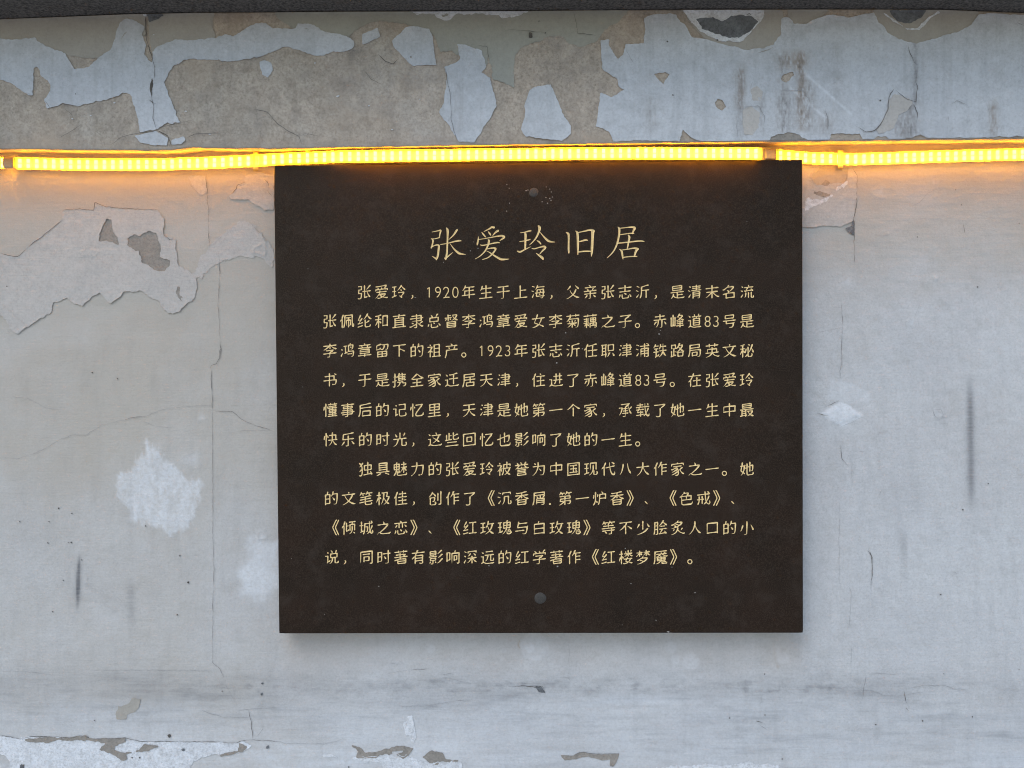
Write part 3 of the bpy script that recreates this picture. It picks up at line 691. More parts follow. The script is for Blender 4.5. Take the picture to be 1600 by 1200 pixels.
# older beige and greenish coats
bf('beige', T(Z1, (-120, 60), (0, 60), (200, 50), (450, 40), (660, 40), (676, 120), (670, 170), (640, 150), (600, 130), (570, 170), (540, 210), (500, 250), (450, 275), (330, 262), (290, 245), (240, 240), (165, 210), (60, 200), (-120, 200)), seed=31, lift=0.0003, thick=0.0005)
bf('beige', T(Z1, (685, 40), (1000, 40), (985, 120), (1000, 165), (960, 195), (810, 200), (740, 235), (706, 262), (694, 200)), seed=32, lift=0.0003, thick=0.0005)
bf('green', T(Z1, (1250, 40), (1600, 40)) + T(Z2, (440, 40), (1350, 40), (1290, 105), (1230, 135), (1195, 185), (1120, 222), (1060, 200), (1040, 170), (970, 165), (930, 190), (840, 220), (810, 262), (808, 345), (812, 410), (760, 385), (705, 368), (700, 300), (690, 260), (680, 330), (640, 300), (545, 250), (520, 240), (470, 240), (440, 170), (410, 140), (330, 118), (240, 105), (150, 100), (70, 140), (45, 175), (0, 180)) + T(Z1, (1560, 178), (1510, 165), (1440, 135), (1370, 138), (1300, 90)), seed=33, lift=0.0003, thick=0.0005)
bf('beige', T(Z3, (-10, 40), (20, 60), (70, 130), (130, 180), (210, 210), (300, 240), (390, 240), (450, 215), (490, 160), (480, 60), (470, 40)), seed=34, lift=0.0003, thick=0.0005)
bf('beige', T(Z3, (500, 40), (700, 40), (660, 80), (600, 112), (530, 112), (505, 80)), seed=35, lift=0.0002, thick=0.0003)
bf('beige', T(Z3, (900, 40), (1390, 40), (1395, 80), (1355, 130), (1300, 155), (1230, 175), (1100, 212), (1030, 190), (960, 155), (920, 100)), seed=36, lift=0.0003, thick=0.0005)
# white coat
bf('white', T(Z1, (-120, 175), (0, 172), (60, 180), (165, 180), (215, 215), (290, 240), (320, 280), (345, 320), (410, 312), (450, 270), (510, 225), (540, 180), (537, 130), (575, 90), (600, 87), (640, 100), (668, 125), (660, 155), (680, 210), (672, 250), (690, 280), (706, 292), (704, 240), (730, 215), (810, 180), (900, 185), (1000, 175), (1040, 160), (1080, 168), (1130, 135), (1180, 110), (1230, 105), (1260, 130), (1310, 130), (1370, 138), (1380, 110), (1440, 112), (1510, 145), (1560, 158)) + T(Z2, (0, 160), (45, 170), (75, 205), (60, 228), (0, 238)) + T(Z1, (1540, 238), (1500, 258), (1450, 250), (1370, 228), (1330, 215), (1260, 238), (1210, 265), (1170, 272), (1070, 285), (970, 275), (880, 275), (810, 300), (775, 345), (760, 380), (775, 420), (790, 470), (820, 540), (830, 565), (780, 570), (730, 600), (700, 605), (650, 615), (640, 560), (620, 490), (600, 440), (570, 425), (550, 445), (500, 460), (440, 475), (360, 488), (290, 482), (220, 500), (205, 465), (230, 420), (228, 370), (190, 360), (188, 320), (172, 298), (152, 315), (155, 360), (152, 440), (130, 445), (90, 415), (50, 382), (0, 372), (-120, 372)),
   [T(Z1, (700, 365), (712, 370), (708, 420), (696, 430))], seed=37, wearfn=white_wear)
bf('white', T(Z1, (1200, 285), (1225, 278), (1255, 290), (1263, 325), (1240, 360), (1215, 345)), seed=38, wearfn=white_wear, jag=0.8)
bf('white', T(Z1, (620, 628), (720, 605), (780, 640), (770, 675), (700, 668), (650, 662)), seed=39, wearfn=white_wear, jag=0.9)
bf('white', T(Z1, (792, 650), (850, 630), (860, 650), (830, 668), (795, 668)), seed=40, wearfn=white_wear, jag=0.9)
bf('white', T(Z2, (110, 160), (180, 125), (192, 170), (160, 185), (105, 208)), seed=41, wearfn=white_wear, jag=0.9)
bf('white', T(Z2, (245, 190), (310, 125), (340, 118), (415, 135), (435, 170), (437, 230), (450, 300), (340, 303), (290, 255), (250, 210)), [T(Z2, (322, 262), (342, 258), (335, 275))], seed=42, wearfn=white_wear, jag=0.9)
bf('white', T(Z2, (545, 203), (580, 205), (655, 235), (675, 275), (680, 310), (655, 335), (700, 360), (720, 440), (727, 490), (690, 560), (650, 620), (625, 657), (555, 655), (530, 620), (500, 570), (463, 522), (485, 470), (488, 420), (500, 350), (488, 310), (540, 295), (560, 270)), seed=43, wearfn=white_wear, jag=1.1)
bf('white', T(Z2, (880, 420), (905, 400), (980, 392), (1000, 440), (1040, 540), (1075, 580), (1070, 620), (1030, 655), (950, 640), (860, 632), (838, 600), (860, 540), (860, 480)), seed=44, wearfn=white_wear, jag=1.0)
bf('white', T(Z2, (1210, 185), (1250, 182), (1245, 210), (1290, 270), (1315, 250), (1325, 205), (1410, 200), (1415, 130), (1410, 85), (1450, 65), (1530, 65), (1560, 70)) + T(Z3, (0, 95), (30, 120), (60, 170), (130, 185), (210, 205), (300, 228), (380, 226), (440, 205), (475, 160), (480, 90), (500, 75), (525, 95), (535, 110), (590, 110), (650, 80), (700, 65), (800, 80), (860, 65), (905, 60), (930, 100), (970, 150), (1040, 185), (1100, 203), (1160, 185), (1230, 165), (1300, 145), (1350, 115), (1390, 65), (1440, 60), (1530, 68), (1600, 70), (3500, 70), (3500, 630), (1600, 632), (1150, 640), (1120, 620), (1080, 640), (980, 648), (960, 632), (920, 635), (905, 650), (850, 645), (840, 620), (710, 622), (700, 650), (600, 648), (560, 625), (510, 612), (430, 635), (420, 655), (200, 655), (100, 655), (60, 640), (20, 600), (10, 640)) + T(Z2, (1585, 640), (1575, 655), (1440, 650), (1270, 655), (1250, 610), (1190, 580), (1200, 500), (1210, 430), (1260, 450), (1320, 415), (1295, 400), (1290, 365), (1265, 355), (1220, 320), (1213, 240)),
   [T(Z2, (1450, 340), (1510, 332), (1528, 345), (1500, 390), (1480, 370)), T(Z3, (165, 475), (185, 458), (205, 465), (218, 495), (205, 515), (180, 500)), T(Z3, (470, 365), (490, 340), (530, 330), (535, 350), (500, 385), (490, 380))], seed=45, wearfn=white_wear, jag=1.2)
# curled edges and hollows under the ledge
bf('chalk', T(Z3, (20, 45), (400, 45), (395, 75), (370, 110), (330, 160), (285, 195), (200, 192), (150, 175), (100, 145), (60, 105)), [T(Z3, (80, 85), (160, 78), (205, 98), (245, 75), (330, 72), (368, 100), (330, 145), (280, 178), (200, 165), (110, 130))], seed=46, lift=0.0012, thick=0.0009, jag=1.4)
bf('concrete', T(Z3, (74, 82), (160, 74), (205, 94), (245, 71), (330, 68), (374, 100), (332, 150), (280, 184), (198, 170), (106, 133)), seed=47, lift=0.0008, thick=0.0003)
bf('chalk', T(Z3, (950, 60), (990, 85), (1060, 130), (1110, 128), (1160, 75), (1205, 50), (1210, 60), (1170, 85), (1115, 140), (1060, 140), (985, 92)), seed=48, lift=0.0012, thick=0.0009, jag=1.0)
bf('concrete', T(Z3, (970, 45), (1150, 45), (1130, 75), (1070, 110), (1010, 95)), seed=49, lift=0.0009, thick=0.0003)
bf('chalk', T(Z2, (430, 45), (540, 45), (540, 65), (510, 92), (485, 95), (450, 82)), [T(Z2, (460, 40), (515, 40), (505, 72), (480, 80))], seed=50, lift=0.0009, thick=0.0008, jag=0.7)
bf('chalk', T(Z2, (290, 45), (900, 45), (800, 80), (755, 78), (740, 68), (560, 62), (380, 70)), seed=51, lift=0.0008, thick=0.0006, jag=2.2)
bf('concrete', T(Z1, (680, 62), (745, 60), (760, 72), (720, 95), (692, 105)), seed=52, lift=0.0009, thick=0.0003)
bf('chalk', T(Z1, (650, 60), (680, 62), (678, 78), (664, 74)), seed=53, lift=0.0012, thick=0.0004, jag=0.6)
bf('brown', T(Z3, (425, 650), (430, 635), (505, 612), (560, 625), (600, 648)), seed=54, lift=0.0004, thick=0.0003)
bf('coat', T(Z3, (1000, 432), (1085, 470), (1060, 515), (1020, 530), (1000, 590), (930, 620), (915, 600), (960, 540), (980, 460)), seed=55, lift=0.0013, thick=0.0004, jag=1.2, name='repair_patch')
bf('coat', T(Z3, (300, 505), (340, 495), (375, 520), (375, 590), (345, 625), (305, 625), (300, 570)), seed=56, lift=0.0013, thick=0.0004, jag=1.4, name='repair_patch')
bf('coat', T(Z3, (335, 415), (365, 400), (390, 425), (380, 465), (345, 465)), seed=57, lift=0.0013, thick=0.0003, jag=1.0, name='repair_patch')
bf('crack', T(Z2, (880, 150), (892, 152), (897, 175), (878, 176)), seed=58, lift=0.0012, thick=0.0004, jag=0.6, name='hole')
bk = [
    (T(Z1, (675, 75), (672, 120), (680, 190), (700, 250), (715, 310), (712, 370)), 1.6, 'crack'), (T(Z1, (706, 365), (698, 410), (700, 450)), 4.2, 'crack'), (T(Z1, (700, 450), (712, 490), (708, 550), (725, 603)), 1.4, 'crack'),
    (T(Z1, (725, 603), (775, 630), (790, 660), (780, 682)), 2.0, 'crack'), (T(Z1, (515, 670), (560, 635), (640, 615), (725, 603)), 1.0, 'crack'),
    (T(Z1, (860, 640), (900, 620), (1020, 615)), 0.9, 'crack'), (T(Z1, (1180, 505), (1240, 520), (1280, 570), (1340, 610), (1385, 630), (1398, 672)), 1.1, 'crack'), (T(Z1, (1385, 630), (1410, 618), (1480, 630)), 0.8, 'crack'),
    (T(Z1, (270, 640), (340, 600), (380, 575)), 0.9, 'crack'), (T(Z1, (440, 605), (480, 640)), 0.8, 'crack'), (T(Z1, (740, 590), (900, 555)), 0.8, 'crack'), (T(Z1, (676, 470), (690, 462), (700, 470), (720, 480)), 1.2, 'crack'),
    (T(Z2, (180, 250), (215, 285), (250, 295), (275, 270)), 1.2, 'crack'), (T(Z2, (110, 320), (150, 370), (200, 390)), 0.8, 'crack'), (T(Z2, (1085, 55), (1100, 110), (1103, 155), (1190, 162)), 0.9, 'crack'), (T(Z2, (775, 138), (860, 142), (955, 150)), 0.7, 'crack'),
    (T(Z2, (490, 310), (515, 450), (520, 560), (545, 650)), 0.8, 'crack'), (T(Z2, (640, 210), (685, 215), (695, 280)), 0.8, 'crack'), (T(Z2, (1325, 225), (1350, 270), (1370, 300)), 0.7, 'faint'),
    (T(Z3, (1000, 410), (975, 450), (970, 510), (935, 580), (910, 605), (870, 610), (835, 590)), 1.5, 'crack'), (T(Z3, (1005, 415), (1060, 460), (1100, 470), (1108, 400), (1095, 370)), 1.0, 'crack'), (T(Z3, (1060, 200), (1070, 240), (1095, 290), (1108, 300)), 1.3, 'crack'),
    (T(Z3, (1085, 475), (1110, 530), (1100, 580)), 1.4, 'crack'), (T(Z3, (1110, 300), (1100, 380)), 1.0, 'faint'), (T(Z3, (330, 410), (345, 380), (360, 378)), 0.8, 'faint'), (T(Z3, (300, 495), (370, 490), (400, 540), (390, 600)), 0.9, 'faint'),
    (T(Z3, (270, 530), (272, 640)), 1.0, 'faint'), (T(Z3, (680, 510), (695, 560), (690, 600)), 1.6, 'faint'), (T(Z3, (1425, 480), (1445, 540)), 0.9, 'faint'), (T(Z3, (1255, 490), (1290, 465), (1340, 490)), 0.9, 'faint'),
    (T(Z3, (1250, 535), (1250, 560)), 1.4, 'crack'), (T(Z3, (940, 460), (932, 470)), 1.6, 'crack'), (T(Z3, (470, 420), (580, 420), (610, 470), (600, 560)), 0.8, 'faint'), (T(Z3, (1570, 105), (1600, 118)), 1.2, 'crack'),
    (T(Z1, (205, 465), (230, 500), (290, 482), (360, 488)), 1.0, 'crack'), (T(Z1, (290, 490), (330, 530), (345, 555)), 1.0, 'crack'), (T(Z2, (500, 535), (510, 545), (505, 560)), 1.6, 'crack'),
]
for i, (pts, w, mt) in enumerate(bk):
    crack_and_edge_shade(beam, on_beam, pts, w * 0.75, mt, 0.0030, 200 + i, 'crack' if mt == 'crack' else 'hairline_crack')
for i, (f_, x, y, r) in enumerate([(Z1, 1565, 445, 2.6), (Z1, 530, 475, 1.8), (Z1, 860, 515, 1.8), (Z1, 712, 160, 1.4), (Z1, 1458, 292, 1.6), (Z1, 335, 550, 1.8), (Z1, 970, 622, 2), (Z2, 372, 460, 1.2), (Z2, 137, 490, 1.6), (Z2, 245, 600, 1.8), (Z1, 420, 535, 1.6)]):
    speck(beam, on_beam, *f_(x, y), r, M['chalk'], 'plaster_chip', 0.0010, 0.6, 100 + i)
for i, (f_, x, y, r) in enumerate([(Z2, 925, 98, .9), (Z2, 955, 152, 1), (Z2, 1520, 192, 1.4), (Z2, 1545, 440, 1.2), (Z3, 935, 465, 1.2), (Z3, 180, 185, 1.3), (Z1, 350, 435, .8)]):
    speck(beam, on_beam, *f_(x, y), r, M['crack'], 'dirt_speck', 0.0022, 1.0, 130 + i)

# ------------------------------------------------------------------ dark stone ledge on top of the beam
lx = np.concatenate([np.arange(-700, -40, 30.), np.arange(-40, 1640, 5.), np.arange(1640, 2301, 30.)])
zz = PA(lx, beam_top(lx), 0 * lx + BEAM_D)
prof_d = [0.0, 0.03, 0.065, 0.080, 0.088, 0.096, 0.104, 0.112, 0.122, 0.132, 0.16, 0.215, 0.22, 0.22, 0.215, 0.0]
prof_z = [0.001] * 11 + [0.001, 0.007, 0.075, 0.082, 0.085]
sec = []
for k, (dd, z) in enumerate(zip(prof_d, prof_z)):
    q = zz.copy(); q[:, 1] = -dd; q[:, 2] += z
    if 2 < k < 11: q[:, 2] += 0.0012 * fbm(lx * 4, lx * 0 + dd * 9000, 40, 4, 91)
    sec.append(q)
ledge = grid_obj('stone_ledge', np.array(sec)[::-1], M['ledge'])
tag(ledge, 'dark rough stone ledge running along the top of the beam', 'ledge')

# ------------------------------------------------------------------ the plaque
PD_TOP, PD_BOT, PT = 0.043, 0.035, 0.020       # front face distance at top and bottom, thickness
def plane_hit(px, py):
    """Front face of the plaque: plane leaning out slightly at its top."""
    dx = (np.asarray(px, float) - 800) * S / D; dz = (600 - np.asarray(py, float)) * S / D     # ray per metre of depth
    z_top = (600 - 253) * S * (D - PD_TOP) / D; z_bot = (600 - 990) * S * (D - PD_BOT) / D
    g = (PD_TOP - PD_BOT) / (z_top - z_bot); c = PD_BOT - g * z_bot                             # depth = c + g z
    t = (D - c) / (1 + g * dz)
    return dx * t, dz * t, g, c
def PL(px, py, dep=0.0):
    """Point dep metres behind (negative: proud of) the plaque face."""
    x, z, g, c = plane_hit(px, py)
    n = math.hypot(1, g)
    y = -(c + g * z)
    return np.stack([x, y + dep / n, ZC + z + dep * g / n], -1)
def PLv(x, z, dep):      # from plane coordinates instead of the photograph
    _, _, g, c = plane_hit(0, 0); n = math.hypot(1, g)
    return np.stack([x, -(c + g * z) + dep / n, ZC + z + dep * g / n], -1)

plaque = thing('memorial_plaque', 'square dark brown granite plaque with engraved golden Chinese inscription', 'plaque', (0, -0.02, ZC - 0.43))

